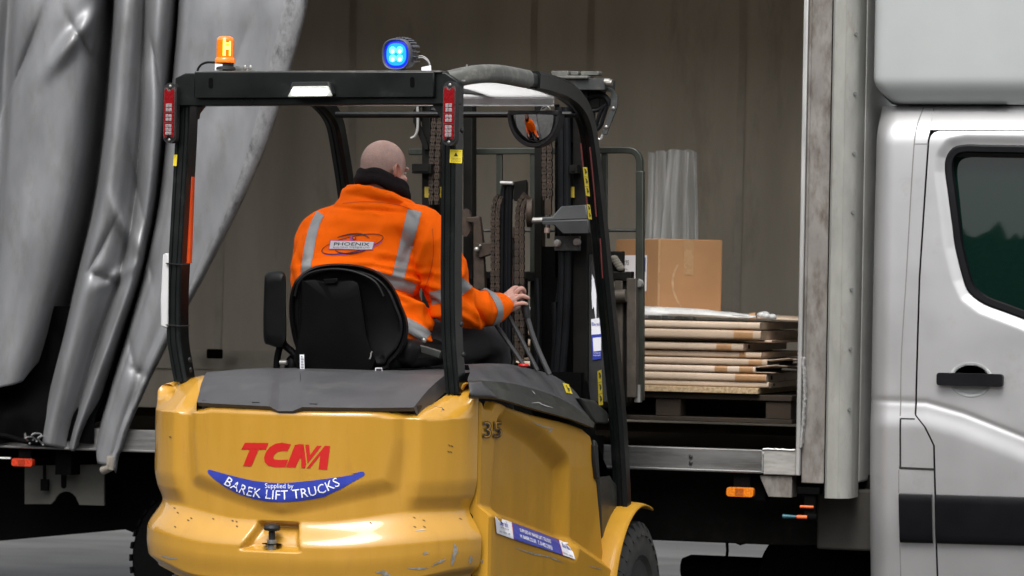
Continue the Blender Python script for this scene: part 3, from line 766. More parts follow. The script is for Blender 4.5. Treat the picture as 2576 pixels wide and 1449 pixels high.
# near corner pc_, right corner pr_, left corner found on the ray of the left edge
q0 = CP.copy(); qd = ray(1549, 650); 
den = e1.x*qd.y-e1.y*qd.x; tt = ((q0.x-pc_.x)*qd.y-(q0.y-pc_.y)*qd.x)/den
pl_ = pc_+e1*tt
b = MB(); zb0 = ztop+.024
b.ext([pc_+V((0, 0, zb0)), pr_+V((0, 0, zb0)), pr_+pl_-pc_+V((0, 0, zb0)), pl_+V((0, 0, zb0))], (0, 0, zbt-zb0))
b.build('box_body', m_box, bx, bevel=.004)
nL = (pl_-pc_).normalized(); nR = (pr_-pc_).normalized()
outL = -nR; outR = -nL
def onbox(face, s, z, o=.0015):
    if face == 'L': return pc_+(pl_-pc_)*s+outL*o+V((0, 0, z))
    return pc_+(pr_-pc_)*s+outR*o+V((0, 0, z))
def bz(v): return W(1650, v, y=YP+.42).z
def bpatch(face, s0, s1, v0, v1, mat, name, o=.0015):
    b = MB(); b.add([onbox(face, s0, bz(v0), o), onbox(face, s1, bz(v0), o), onbox(face, s1, bz(v1), o), onbox(face, s0, bz(v1), o)], [(0, 1, 2, 3)])
    return b.build(name, mat, bx, smooth=False)
bpatch('R', .40, .55, 601, 690, m_boxtape, 'tape_strip')
bpatch('R', .0, .03, 603, 795, m_boxtape, 'pale_corner_strip')  # paler strip down the near corner
lab = bpatch('L', .25, 1.0, 642, 733, m_white, 'address_label')
bpatch('L', .28, .50, 648, 684, m_blue, 'label_panel', .002)
def btext(body, s, v, w_, h_, face='L'):
    vs, fs = fit_text(body, w_, h_)
    ln = (pl_-pc_).length if face == 'L' else (pr_-pc_).length
    sg_ = -1 if face == 'L' else 1
    b = MB(); b.add([onbox(face, s+sg_*x/ln, bz(v)+y, .0028) for x, y in vs], fs); return b.build('label_print', m_ink, bx, smooth=False)
btext('43275', .78, 661, .13, .022); btext('Phoenix', .78, 677, .09, .008); btext('1', .34, 722, .02, .03); btext('W 11', .36, 690, .05, .01)
# crescent smear on the box face
b = MB(); pts = [(.30-.10*math.sin(k*PI/10)+.06*k/10, lerp(665, 770, k/10)) for k in range(11)]
b.add([onbox('R', s+d, bz(v), .001) for s, v in pts for d in (-.018, .018)], [(2*i, 2*i+1, 2*i+3, 2*i+2) for i in range(10)])
b.build('scuff_mark', M('scuffed_card', (.38, .235, .13), .7, var=.3, vscale=40), bx)
# plastic wrapping along the front of the stack
sp = [(1540, 788), (1566, 790), (1640, 795), (1740, 806), (1800, 812), (1850, 814), (1885, 812), (1897, 812)]
rr = [.05, .05, .048, .040, .030, .022, .013, .012]
path = crv([W(u, v, y=YP+.05) for u, v in sp], 10)
b = MB(); n_ = 20; vs = []
for i, p in enumerate(path):
    r = itp([k*10 for k in range(len(rr))], rr, i)
    for k in range(n_):
        a = 2*PI*k/n_; wob = 1+.12*noise.noise(V((i*.12, math.cos(a)*1.5, math.sin(a)*1.5)))+.05*math.sin(9*a+i*.15)
        q = V((0, math.cos(a)*r*1.9*wob, max(-.010, math.sin(a)*r*.62*wob))); vs.append(V((p.x, p.y+q.y+.05, ztop+.020+q.z+.012*(r/.05))))
b.add(vs, [(i*n_+k, i*n_+(k+1) % n_, (i+1)*n_+(k+1) % n_, (i+1)*n_+k) for i in range(len(path)-1) for k in range(n_)])
plw = thing('plastic_wrap', (path[0].x, YP, ztop), 'long gathered sleeve of white polythene wrap lying along the front of the cardboard stack', 'plastic wrap')
b.build('film_sleeve', m_poly, plw, ang=70)
c = V((path[-1].x, YP+.10, ztop+.026)); c0 = V((path[-13].x, YP+.10, ztop+.024))
MB().cyl(c0, c+V((-.005, 0, 0)), .017, 16).build('tape_band', m_tape, plw)
b = MB(); 
for k in range(5): b.ell(c+V((.02+.018*k*.7, random.uniform(-.015, .015), random.uniform(-.004, .012))), .022, .018, .014, 14, 8)
o = b.build('knotted_end', m_poly, plw)
# polythene sheets standing behind the box
ps = thing('polythene_sheets', (W(1690, 600, y=4.6).x, 4.6, ztop), 'clear polythene sheets hanging in pleats behind the cardboard box', 'plastic sheet')
m_pol2 = M('cloudy_polythene', (.80, .83, .80), .25, var=.25, vscale=6, alpha=.88, bump=.5, bscale=8, streak=(5, 5, .5), bdist=.012)
thru(m_pol2, (.8, .82, .8), .3)
for k, (u0, u1, v0) in enumerate(((1630, 1672, 380), (1664, 1702, 377), (1694, 1730, 380), (1722, 1759, 379))):
    yk = 4.55+.025*k
    def fn(s, t, u0=u0, u1=u1, v0=v0, yk=yk, k=k):
        v = lerp(v0+3*math.sin(s*5+k)+4*abs(s-.5), 860, t); u = lerp(u0, u1, s)+(-16+5*k)*t+3*math.sin(t*5+k*1.7)+(s-.5)*8*math.sin(t*3+k)
        q = W(u, v, y=yk); fld = .020*math.sin(s*PI*2.3+k+t*1.5)*(.5+.5*t)+.03*noise.noise(V((s*2.5, t*1.3, k*3.1)))
        return V((q.x, yk+fld+.015*math.sin(t*5+k*2), q.z))
    b = MB(); b.grid(26, 40, fn); b.build('sheet_pleat', m_pol2, ps, ang=120)
# ================================================================== FORKLIFT
def mix_chips(m, chips):
    """paint worn through to grey metal: noise gated by height (worn low on the corners)"""
    n = m.node_tree.nodes; L = m.node_tree.links; b = n['Principled BSDF']
    tc = n.new('ShaderNodeTexCoord'); sp = n.new('ShaderNodeSeparateXYZ'); L.new(tc.outputs['Object'], sp.inputs[0])
    mp = n.new('ShaderNodeMapping'); mp.inputs['Scale'].default_value = (2.6, 2.6, 1.1); L.new(tc.outputs['Object'], mp.inputs[0])
    nz = n.new('ShaderNodeTexNoise'); nz.inputs['Scale'].default_value = 11; nz.inputs['Detail'].default_value = 8; nz.inputs['Roughness'].default_value = .65
    L.new(mp.outputs[0], nz.inputs['Vector'])
    hz = n.new('ShaderNodeMapRange'); hz.inputs[1].default_value = chips[1]; hz.inputs[2].default_value = chips[0]; hz.inputs[3].default_value = .0; hz.inputs[4].default_value = chips[2]
    L.new(sp.outputs['Z'], hz.inputs[0])
    ad = n.new('ShaderNodeMath'); ad.operation = 'ADD'; L.new(nz.outputs[0], ad.inputs[0]); L.new(hz.outputs[0], ad.inputs[1])
    gt = n.new('ShaderNodeMapRange'); gt.inputs[1].default_value = .71; gt.inputs[2].default_value = .725; L.new(ad.outputs[0], gt.inputs[0])
    src = b.inputs['Base Color'].links[0].from_socket
    mx = n.new('ShaderNodeMix'); mx.data_type = 'RGBA'; mx.inputs[7].default_value = (.22, .21, .19, 1)
    L.new(src, mx.inputs[6]); L.new(gt.outputs[0], mx.inputs[0]); L.new(mx.outputs[2], b.inputs['Base Color'])
    iv = n.new('ShaderNodeMath'); iv.operation = 'MULTIPLY_ADD'; iv.inputs[1].default_value = -.9; iv.inputs[2].default_value = .9
    L.new(gt.outputs[0], iv.inputs[0]); L.new(iv.outputs[0], b.inputs['Coat Weight'])
YEL = (.48, .248, .024)
m_yel = M('yellow_paint', YEL, .36, 0, var=.035, vscale=3.5, coat=.9, dirt=(.40, .19, .03), dirt_amt=.25, dscale=6, streak=(5, 5, .8), rvar=.12)
mix_chips(m_yel, (-.36, -.12, .17))          # heights are relative to the counterweight parent
m_yel2 = M('yellow_paint_side', YEL, .45, 0, var=.08, vscale=3, spec=.18, coat=.10, dirt=(.42, .20, .018), dirt_amt=.3, dscale=7, streak=(5, 5, .8), rvar=.12)
m_gb = M('guard_black', (.004, .0055, .0055), .32, 0, var=.25, vscale=4, coat=.0, spec=.36, dirt=(.03, .03, .027), dirt_amt=.25, dscale=8)
m_gdust = M('dusty_guard', (.095, .096, .088), .5, 0, var=.25, vscale=8, dirt=(.22, .21, .18), dirt_amt=.55, dscale=22, bump=.2, bscale=120)
m_cov = M('grey_cover', (.055, .055, .059), .46, 0, var=.12, vscale=6, bump=.25, bscale=500, dirt=(.10, .098, .092), dirt_amt=.35, dscale=8)
m_cov2 = M('dark_cover', (.026, .029, .026), .36, 0, var=.2, vscale=5, bump=.15, bscale=400, dirt=(.075, .075, .06), dirt_amt=.4, dscale=7)
m_seat = M('seat_vinyl', (.003, .003, .0034), .42, 0, var=.2, vscale=8, bump=.25, bscale=300, spec=.2)
m_seatp = M('seat_plastic', (.002, .002, .0023), .5, 0, var=.2, bump=.3, bscale=500, spec=.08)
m_mast = M('mast_steel', (.006, .006, .0055), .5, .0, var=.4, vscale=6, dirt=(.014, .011, .008), dirt_amt=.4, spec=.12)
m_rust = M('rusty_chain', (.040, .026, .018), .65, .2, var=.5, vscale=30, bump=.6, bscale=150)
m_hose = M('hydraulic_hose', (.004, .0045, .0055), .4, 0, var=.2, spec=.2)
m_stl = M('grey_steel', (.042, .045, .045), .5, .3, var=.3, vscale=8, dirt=(.16, .15, .13), dirt_amt=.35, dscale=12)
m_bolt = M('zinc_bolt', (.34, .33, .31), .4, .7, var=.2)
m_olive = M('backrest_paint', (.022, .026, .020), .42, .1, var=.25, vscale=5, coat=.1, dirt=(.05, .047, .04), dirt_amt=.4)
m_rod = M('chrome_rod', (.6, .58, .56), .15, 1.0, var=.1)
m_dk = M('deep_black', (.003, .003, .003), .8, var=0, spec=.04)
m_wht = M('sticker_white', (.78, .79, .85), .4, var=.05)
m_blu = M('sticker_blue', (.028, .048, .36), .38, var=.08, vscale=12)
m_red = M('logo_red', (.50, .010, .008), .4, var=.05)
m_ylab = M('label_yellow', (.80, .62, .03), .45, var=.08, vscale=30)
m_txt = M('print_white', (.82, .84, .90), .45, var=0)
m_lens_red = M('tail_red', (.20, .003, .006), .25, 0, var=.25, vscale=90, coat=.25, spec=.3)
m_led = M('led_cell', (.30, .25, .26), .3, .2, var=.5, vscale=160)
m_chrome = M('lens_rim', (.22, .16, .16), .2, .7, var=.1)
m_tyre = M('tyre_rubber', (.030, .030, .029), .75, 0, var=.25, vscale=14, bump=.3, bscale=90, dirt=(.07, .066, .058), dirt_amt=.4)

fk = thing('forklift', (0, 1.2, 0), 'yellow electric forklift with black overhead guard, blue spotlight and amber beacon', 'forklift')
cw0 = MB()
# ---- counterweight
CX = -.035
NN = 2.15; CA, CB = .607, .45
pl0 = []
for k in range(241):
    f = -PI/2+PI*k/240
    sx = math.copysign(abs(math.sin(f))**(2/NN), math.sin(f)); cy = abs(math.cos(f))**(2/NN)
    pl0.append((CX+CA*sx, CB*(1-cy)))
def plY(X):
    t = min(1, abs((X-CX)/CA)); return CB*(1-(1-t**NN)**(1/NN))
pl1 = [(CX-CA, 1.0), (CX-CA, .75)]+pl0
ir = next(i for i in range(len(pl1)) if pl1[i][0] > .3 and pl1[i][1] > .362)
pl1 = pl1[:ir]+[(pl1[ir-1][0]+.002, .365)]
ln = [0]
for i in range(1, len(pl1)): ln.append(ln[-1]+math.dist(pl1[i], pl1[i-1]))
def plan(s):
    d = s*ln[-1]
    x = itp(ln, [p[0] for p in pl1], d); y = itp(ln, [p[1] for p in pl1], d)
    e = .012
    xa, ya = itp(ln, [p[0] for p in pl1], d-e), itp(ln, [p[1] for p in pl1], d-e); xb_, yb_ = itp(ln, [p[0] for p in pl1], d+e), itp(ln, [p[1] for p in pl1], d+e)
    t = V((xb_-xa, yb_-ya)).normalized(); return x, y, V((t.y, -t.x))
SHIELD = [(-.385, 1.30), (-.385, 1.10), (-.365, .945), (-.02, .858), (.345, .950), (.375, 1.10), (.375, 1.30)]
def cwoff(x, z, rear=1.0):
    zt_ = .803+.05*ss(.12, .55, abs(x-CX)); zl_ = .703+.03*ss(.2, .6, abs(x-CX))
    o = .058*(1-ss(zl_, zt_, z)) - .016*ss(zl_-.03, .57, z)
    o += .006*math.exp(-((z-.775)/.012)**2)*0
    if z > .80:
        k = ss(.83, .90, z)
        o += .034*ss(.405, .455, abs(x+.015))*k*(.55+.45*ss(.86, .96, z))
        o += .022*(1-ss(-.020, .055, sdpoly((x, z), SHIELD)))*ss(.80, .84, z)
    # towing-pin pocket in the bumper ledge
    px_, pz_ = x+.040, z-.738
    d = sdpoly((px_, pz_), [(-.065, .050), (.078, .050), (.100, -.042), (-.106, -.042)])
    o -= (.048*(1-ss(-.012, .010, d)))*ss(-.075, -.02, pz_+.01)
    return o
def ztop(x, y):
    z = itp([-.66, -.62, -.58, -.50, -.455, -.405, -.38, 0, .43, .455, .51, .545, .58, .60], [1.25, 1.272, 1.290, 1.302, 1.298, 1.215, 1.207, 1.205, 1.207, 1.222, 1.300, 1.304, 1.294, 1.280], x)
    return z - .02*ss(.45, .9, y)
def cwz0(x, y): return .55+.05*ss(.3, .6, abs(x))
def cwpt(s, t):
    x, y, n = plan(s)
    z1 = ztop(x, y); z0 = cwz0(x, y)
    tt = t/.93
    if t <= .93:
        z = lerp(z0, z1-.03, tt); ins = 0
    else:
        a = (t-.93)/.07*PI/2; z = z1-.03+.03*math.sin(a); ins = .04*(1-math.cos(a))
    o = cwoff(x, z)-ins
    lo = ss(.06, .0, t); o -= .03*lo
    ly = max(0, z-1.175)*1.9*ss(.36, .20, y)*ss(.30, .40, abs(x))
    return V((x+n.x*o, y+n.y*o+ly, z))
b = MB(); b.grid(300, 190, cwpt)
# cap inwards over the top and the bottom
b.grid(300, 6, lambda s, t: (lambda q, n: V((q.x-n.x*.07*t, q.y-n.y*.07*t, q.z-.16*t*t)))(cwpt(s, 1.0), plan(s)[2]))
b.grid(300, 3, lambda s, t: (lambda q: V((q.x*(1-.6*t), lerp(q.y, .6, t), q.z+.02*t)))(cwpt(s, 0.0)))
cw = thing('cw', (0, 0, 0), None, None)
bpy.data.objects.remove(cw)
cwt = b.build('counterweight', m_yel, fk, ang=75, fixn=True)
cwt.data.materials[0] = m_yel
def rearpt(X, z, o=.0015):
    y = plY(X); x2 = X; e = .004
    n = V((plY(X+e)-plY(X-e), -2*e)).normalized()
    q = cwoff(X, z)+o
    return V((X+n.x*q, y+n.y*q, z))
def rpix(u, v):                                 # pixel -> (X, z) on the rear face
    y = .02
    for _ in range(12):
        q = W(u, v, y=y); y = lerp(y, plY(q.x)+(-cwoff(q.x, q.z)), .7)
    return q.x, q.z
def rear_poly(pix, mat, name, o=.0016, par=None, dens=0):
    pts = [V((*rpix(u, v), 0)) for u, v in pix]
    tri = tessellate_polygon([pts]); bm = bmesh.new()
    vs = [bm.verts.new(p) for p in pts]
    for t in tri:
        try: bm.faces.new([vs[i] for i in t])
        except ValueError: pass
    for _ in range(8):
        es = [e for e in bm.edges if e.calc_length() > .012]
        if not es: break
        bmesh.ops.subdivide_edges(bm, edges=es, cuts=1); bmesh.ops.triangulate(bm, faces=bm.faces[:])
    bm.verts.index_update()
    b = MB(); b.add([rearpt(v.co.x, v.co.y, o) for v in bm.verts], [tuple(v.index for v in f.verts) for f in bm.faces]); bm.free()
    return b.build(name, mat, par or cwt, ang=180)
def rear_text(glyphs, fs, place, mat, name, par, o=.0028):
    b = MB(); b.add([rearpt(*place(x, y), o) for x, y in glyphs], fs); return b.build(name, mat, par, ang=180)
# logo: slanted letters T, C, M drawn as outlines (pixel outlines)
def z2(zx, zy): return ((520+zx/1.8575)/1.4907, (1380+zy/1.8575)/1.4907)
T_ = [(747, 520), (907, 522), (888, 568), (838, 568), (790, 685), (733, 684), (778, 569), (721, 567)]
C_ = [(1058, 532), (1035, 577)]+[(1035-22-40*math.sin(k*PI/10)*1.0-30*(k > 0), 577+(k*6.2)-2) for k in range(1, 10)]
C_ = [(1060, 532), (1036, 578), (1000, 576), (968, 583), (945, 604), (938, 625), (948, 636), (975, 640), (1040, 638), (1022, 690), (950, 690), (905, 680), (880, 655), (876, 622), (888, 585), (915, 550), (955, 527), (1000, 519)]
M1 = [(1087, 535), (1118, 530), (1146, 532), (1146, 560), (1138, 600), (1133, 640), (1120, 625), (1090, 693), (1027, 690), (1062, 600)]
M2 = [(1157, 533), (1183, 533), (1189, 606), (1237, 541), (1268, 543), (1165, 698), (1133, 696)]
M2a = [(1118, 530), (1146, 532), (1163, 665), (1155, 698), (1131, 696), (1128, 600)]
M3 = [(1157, 533), (1183, 534), (1189, 606), (1237, 541), (1268, 541), (1172, 665)]
M4 = [(1290, 541), (1325, 543), (1306, 708), (1247, 705), (1259, 606), (1188, 698), (1165, 698)]
logo = rear_poly([z2(*p) for p in T_], m_red, 'logo_letter')
for q in (C_, M1, M2a, M3, M4): rear_poly([z2(*p) for p in q], m_red, 'logo_letter')
# blue banner
top = [(493, 716), (505, 708), (600, 735), (700, 762), (800, 785), (900, 798), (1000, 802), (1100, 795), (1200, 784), (1300, 771), (1400, 757), (1510, 738), (1600, 722)]
def z3(zx, zy): return ((1200+zx/1.8575)/1.4907, (1380+zy/1.8575)/1.4907)
tp = [z2(*p) for p in top[:12]]+[z3(200, 738), z3(270, 722), z3(288, 722), z3(297, 735)]
bt = [z3(290, 750), z3(200, 802), z3(130, 845), z3(60, 878)]+[z2(*p) for p in ((1290, 897), (1200, 915), (1100, 928), (1000, 935), (900, 930), (800, 912), (700, 878), (620, 836), (550, 785), (497, 735))]
ban = rear_poly(tp+bt, m_blu, 'supplier_banner', .0016)
# curved lettering: baseline from pixel points
base = [z2(*p) for p in ((600, 805), (690, 858), (780, 890), (880, 906), (980, 914), (1080, 908), (1180, 893), (1280, 868), (1400, 812))]
bl = crv([V((u, v, 0)) for u, v in base], 10)
bs = [0]
for i in range(1, len(bl)): bs.append(bs[-1]+(bl[i]-bl[i-1]).length)
g_, fs = fit_text('BAREK LIFT TRUCKS', bs[-1]*.985, None, spacing=1.02, res=2)
hh = max(y for x, y in g_)-min(y for x, y in g_); kk = 23.5/hh
def place_b(x, y):
    d = x+bs[-1]/2
    i = max(0, min(len(bs)-2, next((j for j in range(len(bs)-1) if bs[j+1] >= d), len(bs)-2)))
    f = (d-bs[i])/(bs[i+1]-bs[i]); p = bl[i].lerp(bl[i+1], f); t = (bl[min(i+3, len(bl)-1)]-bl[max(i-3, 0)]).normalized(); n = V((t.y, -t.x, 0))
    q = p+n*(y*kk+10.5); return rpix(q.x, q.y)
rear_text(g_, fs, place_b, m_txt, 'banner_lettering', ban)
g_, fs = fit_text('Supplied by', 70, 16)
def place_s(x, y):
    u, v = z2(980, 826); return rpix(u+x, v-y+x*.015)
rear_text(g_, fs, place_s, m_txt, 'banner_lettering', ban)
# towing pin
p = V((W(683, 1366, y=-.03).x, plY(-.075)-.028, W(683, 1366, y=-.03).z))
b = MB(); b.cyl(p-V((0, 0, .03)), p+V((0, 0, .012)), .0175, 20); tp_ = b.build('towing_pin', M('pin_steel', (.35, .35, .33), .4, .8, var=.3, vscale=40), fk)
b = MB(); b.lathe([(.0001, 0), (.012, 0), (.012, .030), (.028, .034), (.031, .042), (.027, .052), (.010, .056), (.0001, .056)], p+V((0, 0, .012)), (0, 0, 1), 24); b.build('pin_knob', m_rubber, tp_)
MB().lathe([(.0001, 0), (.033, 0), (.036, .002)], p+V((0, 0, -.004)), (0, 0, 1), 24).build('pin_hole', m_dk, tp_)

# ---- side panel
SX = .600
def sy(u, v): q = W(u, v, x=SX); return (q.y, q.z)
REC = [sy(*p) for p in ((1283, 1072), (1364, 1127), (1418, 1186), (1418, 1362), (1250, 1292), (1262, 1090))]
SKL = [sy(*p) for p in ((1209, 1276), (1245, 1284), (1428, 1356), (1528, 1425))]
UPL = [sy(*p) for p in ((1262, 1027), (1330, 1040), (1450, 1078), (1480, 1095))]
TPE = [sy(*p) for p in ((1205, 1006), (1212, 1006), (1218, 1024), (1240, 1030), (1247, 1010), (1258, 1010), (1275, 1016), (1340, 1040), (1430, 1060), (1478, 1076), (1492, 1094), (1498, 1120))]
RTE = [sy(*p) for p in ((1535, 1449), (1527, 1425), (1508, 1215), (1503, 1200), (1497, 1130), (1496, 1110))]
def sxo(y, z):
    o = -.050*(1-ss(-.005, .085, sdpoly((y, z), REC)))
    zs = itp([p[0] for p in SKL], [p[1] for p in SKL], y)
    o += .045*ss(zs+.012, zs-.035, z)
    zu = itp([p[0] for p in UPL], [p[1] for p in UPL], y)
    o -= .030*ss(zu-.045, zu+.07, z)*ss(.55, .8, y)
    o -= .012*ss(.5, .43, y)*0
    o -= .03*ss(.66, .55, z)*0
    return o
def side_pt(s, t, o=0):
    ztp = lambda y: itp([p[0] for p in TPE], [p[1] for p in TPE], y)
    yr = itp([p[1] for p in RTE], [p[0] for p in RTE], .9)
    y = lerp(.373, TPE[-1][0], s); zt_ = ztp(y)
    zb_ = itp([.37, .45, .54, .60, .75, 2.1], [.600, .595, .565, .50, .43, .42], y)
    tt = min(1, t/.95); z = lerp(zb_, zt_-.012, tt)
    yw = itp([p[1] for p in RTE], [p[0] for p in RTE], z)
    y2 = .373+(y-.373)*(yw-.373)/(TPE[-1][0]-.373)
    x = SX+sxo(y2, z)
    edge = ss(.962, 1.0, s); x -= .025*edge*edge
    x -= .006*ss(.012, 0, s)
    if t > .95: a = (t-.95)/.05*PI/2; z += .012*math.sin(a); x -= .04*(1-math.cos(a))
    return V((x, y2, z))
b = MB(); b.grid(240, 170, side_pt)
b.grid(2, 170, lambda s, t: side_pt(1, t)+V((-.2*s, 0, 0))); b.grid(2, 170, lambda s, t: side_pt(0, t)+V((-.06*s, 0, 0)))
sp_ = b.build('side_panel', m_yel2, fk, ang=75)
def sidepix(u, v, o=.002):
    x = SX
    for _ in range(10):
        q = W(u, v, x=x); x = lerp(x, SX+sxo(q.y, q.z), .7)
    return V((x+o, q.y, q.z))
def side_quad(c4, mat, name, par, o=.005, nu=30, nv=12):
    a, b_, c_, d = [V((*p, 0)) for p in c4]
    b = MB(); b.grid(nu, nv, lambda s, t: (lambda q: sidepix(q.x, q.y, o))(a.lerp(b_, s).lerp(d.lerp(c_, s), t))); return b.build(name, mat, par, ang=180)
def side_text(body, c4, mat, name, par, o=.0075, offset=0.0, **k):
    a, b_, c_, d = [V((*p, 0)) for p in c4]
    g_, fs = fit_text(body, 1.0, 1.0, offset=offset, **k)
    b = MB(); b.add([(lambda q: sidepix(q.x, q.y, o))(a.lerp(b_, x+.5).lerp(d.lerp(c_, x+.5), .5-y)) for x, y in g_], fs); return b.build(name, mat, par, ang=180)
side_text('35', ((1212, 1059), (1261, 1059), (1261, 1102), (1212, 1103)), M('number_grey', (.030, .022, .022), .5, var=0), 'model_number', sp_, .0050, offset=.034)
side_text('35', ((1214, 1061.5), (1259, 1061.5), (1259, 1099.5), (1214, 1100.5)), m_yel2, 'model_number', sp_, .0066, offset=-.022)
lab = side_quad(((1242, 1299), (1284, 1313), (1289, 1356), (1246.5, 1341)), m_wht, 'supplier_sticker', sp_)
side_quad(((1284, 1313), (1402, 1357), (1413, 1396), (1289, 1356)), m_blu, 'sticker_panel', lab, .0052)
side_quad(((1402, 1357), (1433, 1371), (1444, 1407), (1413, 1396)), m_wht, 'sticker_end', lab, .0054)
side_quad(((1283.4, 1312.6), (1285, 1313.2), (1290, 1356.4), (1288.4, 1355.8)), m_red, 'sticker_edge', lab, .0058, 2, 6)
side_quad(((1401, 1356.4), (1402.6, 1357.2), (1413.6, 1396.4), (1412, 1395.6)), m_red, 'sticker_edge', lab, .0058, 2, 6)
side_text('SUPPLIED BY BAREK LIFT TRUCKS', ((1302, 1328), (1380, 1357), (1382, 1367), (1304, 1337)), m_txt, 'sticker_lettering', lab, offset=.018)
side_text('W. BAREK.CO.UK', ((1303, 1343), (1343, 1357), (1345, 1367), (1304, 1352)), m_txt, 'sticker_lettering', lab, offset=.018)
side_text('T. 01482 218151', ((1348, 1359), (1384, 1373), (1386, 1384), (1349, 1369)), m_txt, 'sticker_lettering', lab, offset=.018)
side_text('Barek', ((1252, 1307), (1273, 1314), (1274, 1327), (1254, 1320)), m_blu, 'sticker_lettering', lab)
side_text('Lift Trucks Ltd', ((1255, 1324), (1275, 1330), (1275, 1334), (1255, 1328)), m_ink, 'sticker_lettering', lab)
side_text('SALES · SERVICE · HIRE', ((1252, 1334), (1279, 1342), (1279, 1346), (1252, 1338)), m_ink, 'sticker_lettering', lab)
side_text('Barek', ((1408, 1364), (1428, 1374), (1431, 1385), (1411, 1375)), m_blu, 'sticker_lettering', lab)
side_text('REPAIR · PARTS', ((1412, 1388), (1436, 1398), (1437, 1402), (1413, 1392)), m_ink, 'sticker_lettering', lab)
m_scr = M('bare_scratch', (.36, .34, .30), .5, .4, var=.4, vscale=70)
def scratch(pix, wd, par, fn, name='paint_scratch', mat=None):
    # ragged worn patch along a pixel path
    q = crv([V((u, v, 0)) for u, v in pix], 6); up_, lo_ = [], []
    for i, p in enumerate(q):
        t = (q[min(i+1, len(q)-1)]-q[max(0, i-1)]).normalized(); n = V((-t.y, t.x, 0)); f = math.sin(PI*(i+.3)/(len(q)))*wd
        up_.append(p+n*f*random.uniform(.4, 1.1)); lo_.append(p-n*f*random.uniform(.4, 1.1))
    b = MB(); b.add([fn(p.x, p.y) for a in zip(up_, lo_) for p in a], [(2*i, 2*i+1, 2*i+3, 2*i+2) for i in range(len(q)-1)]); return b.build(name, mat or m_scr, par, ang=180)
def rfn(u, v): return rearpt(*rpix(u, v), .0012)
def sfn(u, v): return sidepix(u, v, .0014)
for pix, wd in ((((1104, 1367), (1107, 1382), (1103, 1400), (1101, 1424)), 7), (((1056, 1424), (1072, 1414), (1086, 1406)), 5), (((1140, 1398), (1142, 1407), (1141, 1419)), 5),
                (((930, 1438), (945, 1440), (968, 1449)), 6), (((1000, 1428), (1030, 1430), (1050, 1428)), 3), (((1203, 1365), (1200, 1378), (1196, 1390)), 5), (((1070, 1022), (1092, 1026), (1088, 1036)), 1.5),
                (((1026, 1335), (1045, 1332), (1052, 1333)), 2), (((1034, 1394), (1040, 1391), (1048, 1392)), 4), (((420, 1398), (440, 1404), (462, 1407)), 3)):
    scratch(pix, wd, cwt, rfn)
for pix, wd in ((((1338, 1062), (1370, 1074), (1393, 1078)), 3), (((1290, 1376), (1340, 1392), (1385, 1402), (1420, 1418)), 3), (((1208, 1410), (1216, 1414)), 4), (((1378, 1088), (1388, 1080)), 3), (((1480, 1424), (1515, 1432)), 1.5)):
    scratch(pix, wd, sp_, sfn)
m_pit = M('dirt_pit', (.13, .07, .02), .9, var=.3)
for u, v in ((442, 1278), (486, 1304), (480, 1309), (538, 1305), (586, 1310), (596, 1312), (454, 1326), (598, 1324), (1038, 1302), (1058, 1309), (1030, 1325), (1052, 1325), (1146, 1305), (1108, 1120), (1114, 1122), (1106, 1136), (1112, 1137), (1094, 1030), (440, 1100), (452, 1290), (930, 1315)):
    scratch(((u-3, v-2), (u, v), (u+2.5, v+2)), 2.2, cwt, rfn, 'paint_pit', m_pit)

# ---- chassis core
b = MB(); b.box(-.55, .53, .62, 2.2, .22, 1.05); b.box(-.45, .45, .30, .62, .30, 1.15); b.box(-.56, .53, 2.2, 2.45, .2, .8)
b.build('chassis', m_dk, fk, smooth=False)
# ---- rear cover
lo = [rpix(u, v) for u, v in ((497, 1012), (540, 1015), (600, 1018), (680, 1022), (696, 1031), (702, 1034), (738, 1034), (745, 1031), (762, 1024), (840, 1025), (940, 1026), (1040, 1025))]
lo = [V((x, plY(x)-.030, z)) for x, z in lo]
hi = [W(u, v, y=.44) for u, v in ((520, 937), (560, 935), (620, 933.5), (690, 932.5), (700, 932.5), (705, 932.5), (735, 932.5), (742, 932.5), (760, 933), (840, 935), (960, 939), (1118, 945))]
def rc(s, t):
    k = s*(len(lo)-1); i = min(int(k), len(lo)-2); f = k-i
    a = lo[i].lerp(lo[i+1], f); c = hi[i].lerp(hi[i+1], f)
    q = a.lerp(c, t); q.z += .010*math.sin(PI*t); q.y -= .0*t
    q.z += .008*ss(.1, .5, lerp(-.5, 1.5, t)-(s-.2))*math.sin(PI*t)*(1 if s < .7 else 0)
    return q
b = MB(); b.grid(66, 24, rc)
b.grid(66, 10, lambda s, t: (lambda q: V((q.x, lerp(q.y, 1.0, t), q.z+.012*math.sin(PI/2*t)-.004*t)))(rc(s, 1)))
b.grid(66, 3, lambda s, t: (lambda q: V((q.x, q.y+.016*t, q.z-.014*t)))(rc(s, 0)))
b.grid(4, 24, lambda s, t: (lambda q: V((q.x-.012*s, q.y+.03*s, q.z-.05*s)))(rc(0, t)))
b.grid(4, 24, lambda s, t: (lambda q: V((q.x+.012*s, q.y+.03*s, q.z-.05*s)))(rc(1, t)))
b.build('rear_cover', m_cov, fk, ang=30)
b = MB()
for u in (520, 645, 790, 980, 1060 if 0 else 1045):
    p = W(u, 1030, y=plY(rpix(min(u, 1040), 1026)[0])+.01); b.box(p.x-.014, p.x+.014, p.y-.01, p.y+.03, 1.19, 1.222)
b.build('cover_clip', m_rubber, fk)
b = MB(); b.box(-.36, .36, .12, .5, 1.08, 1.20); b.build('cover_recess', m_dk, fk)
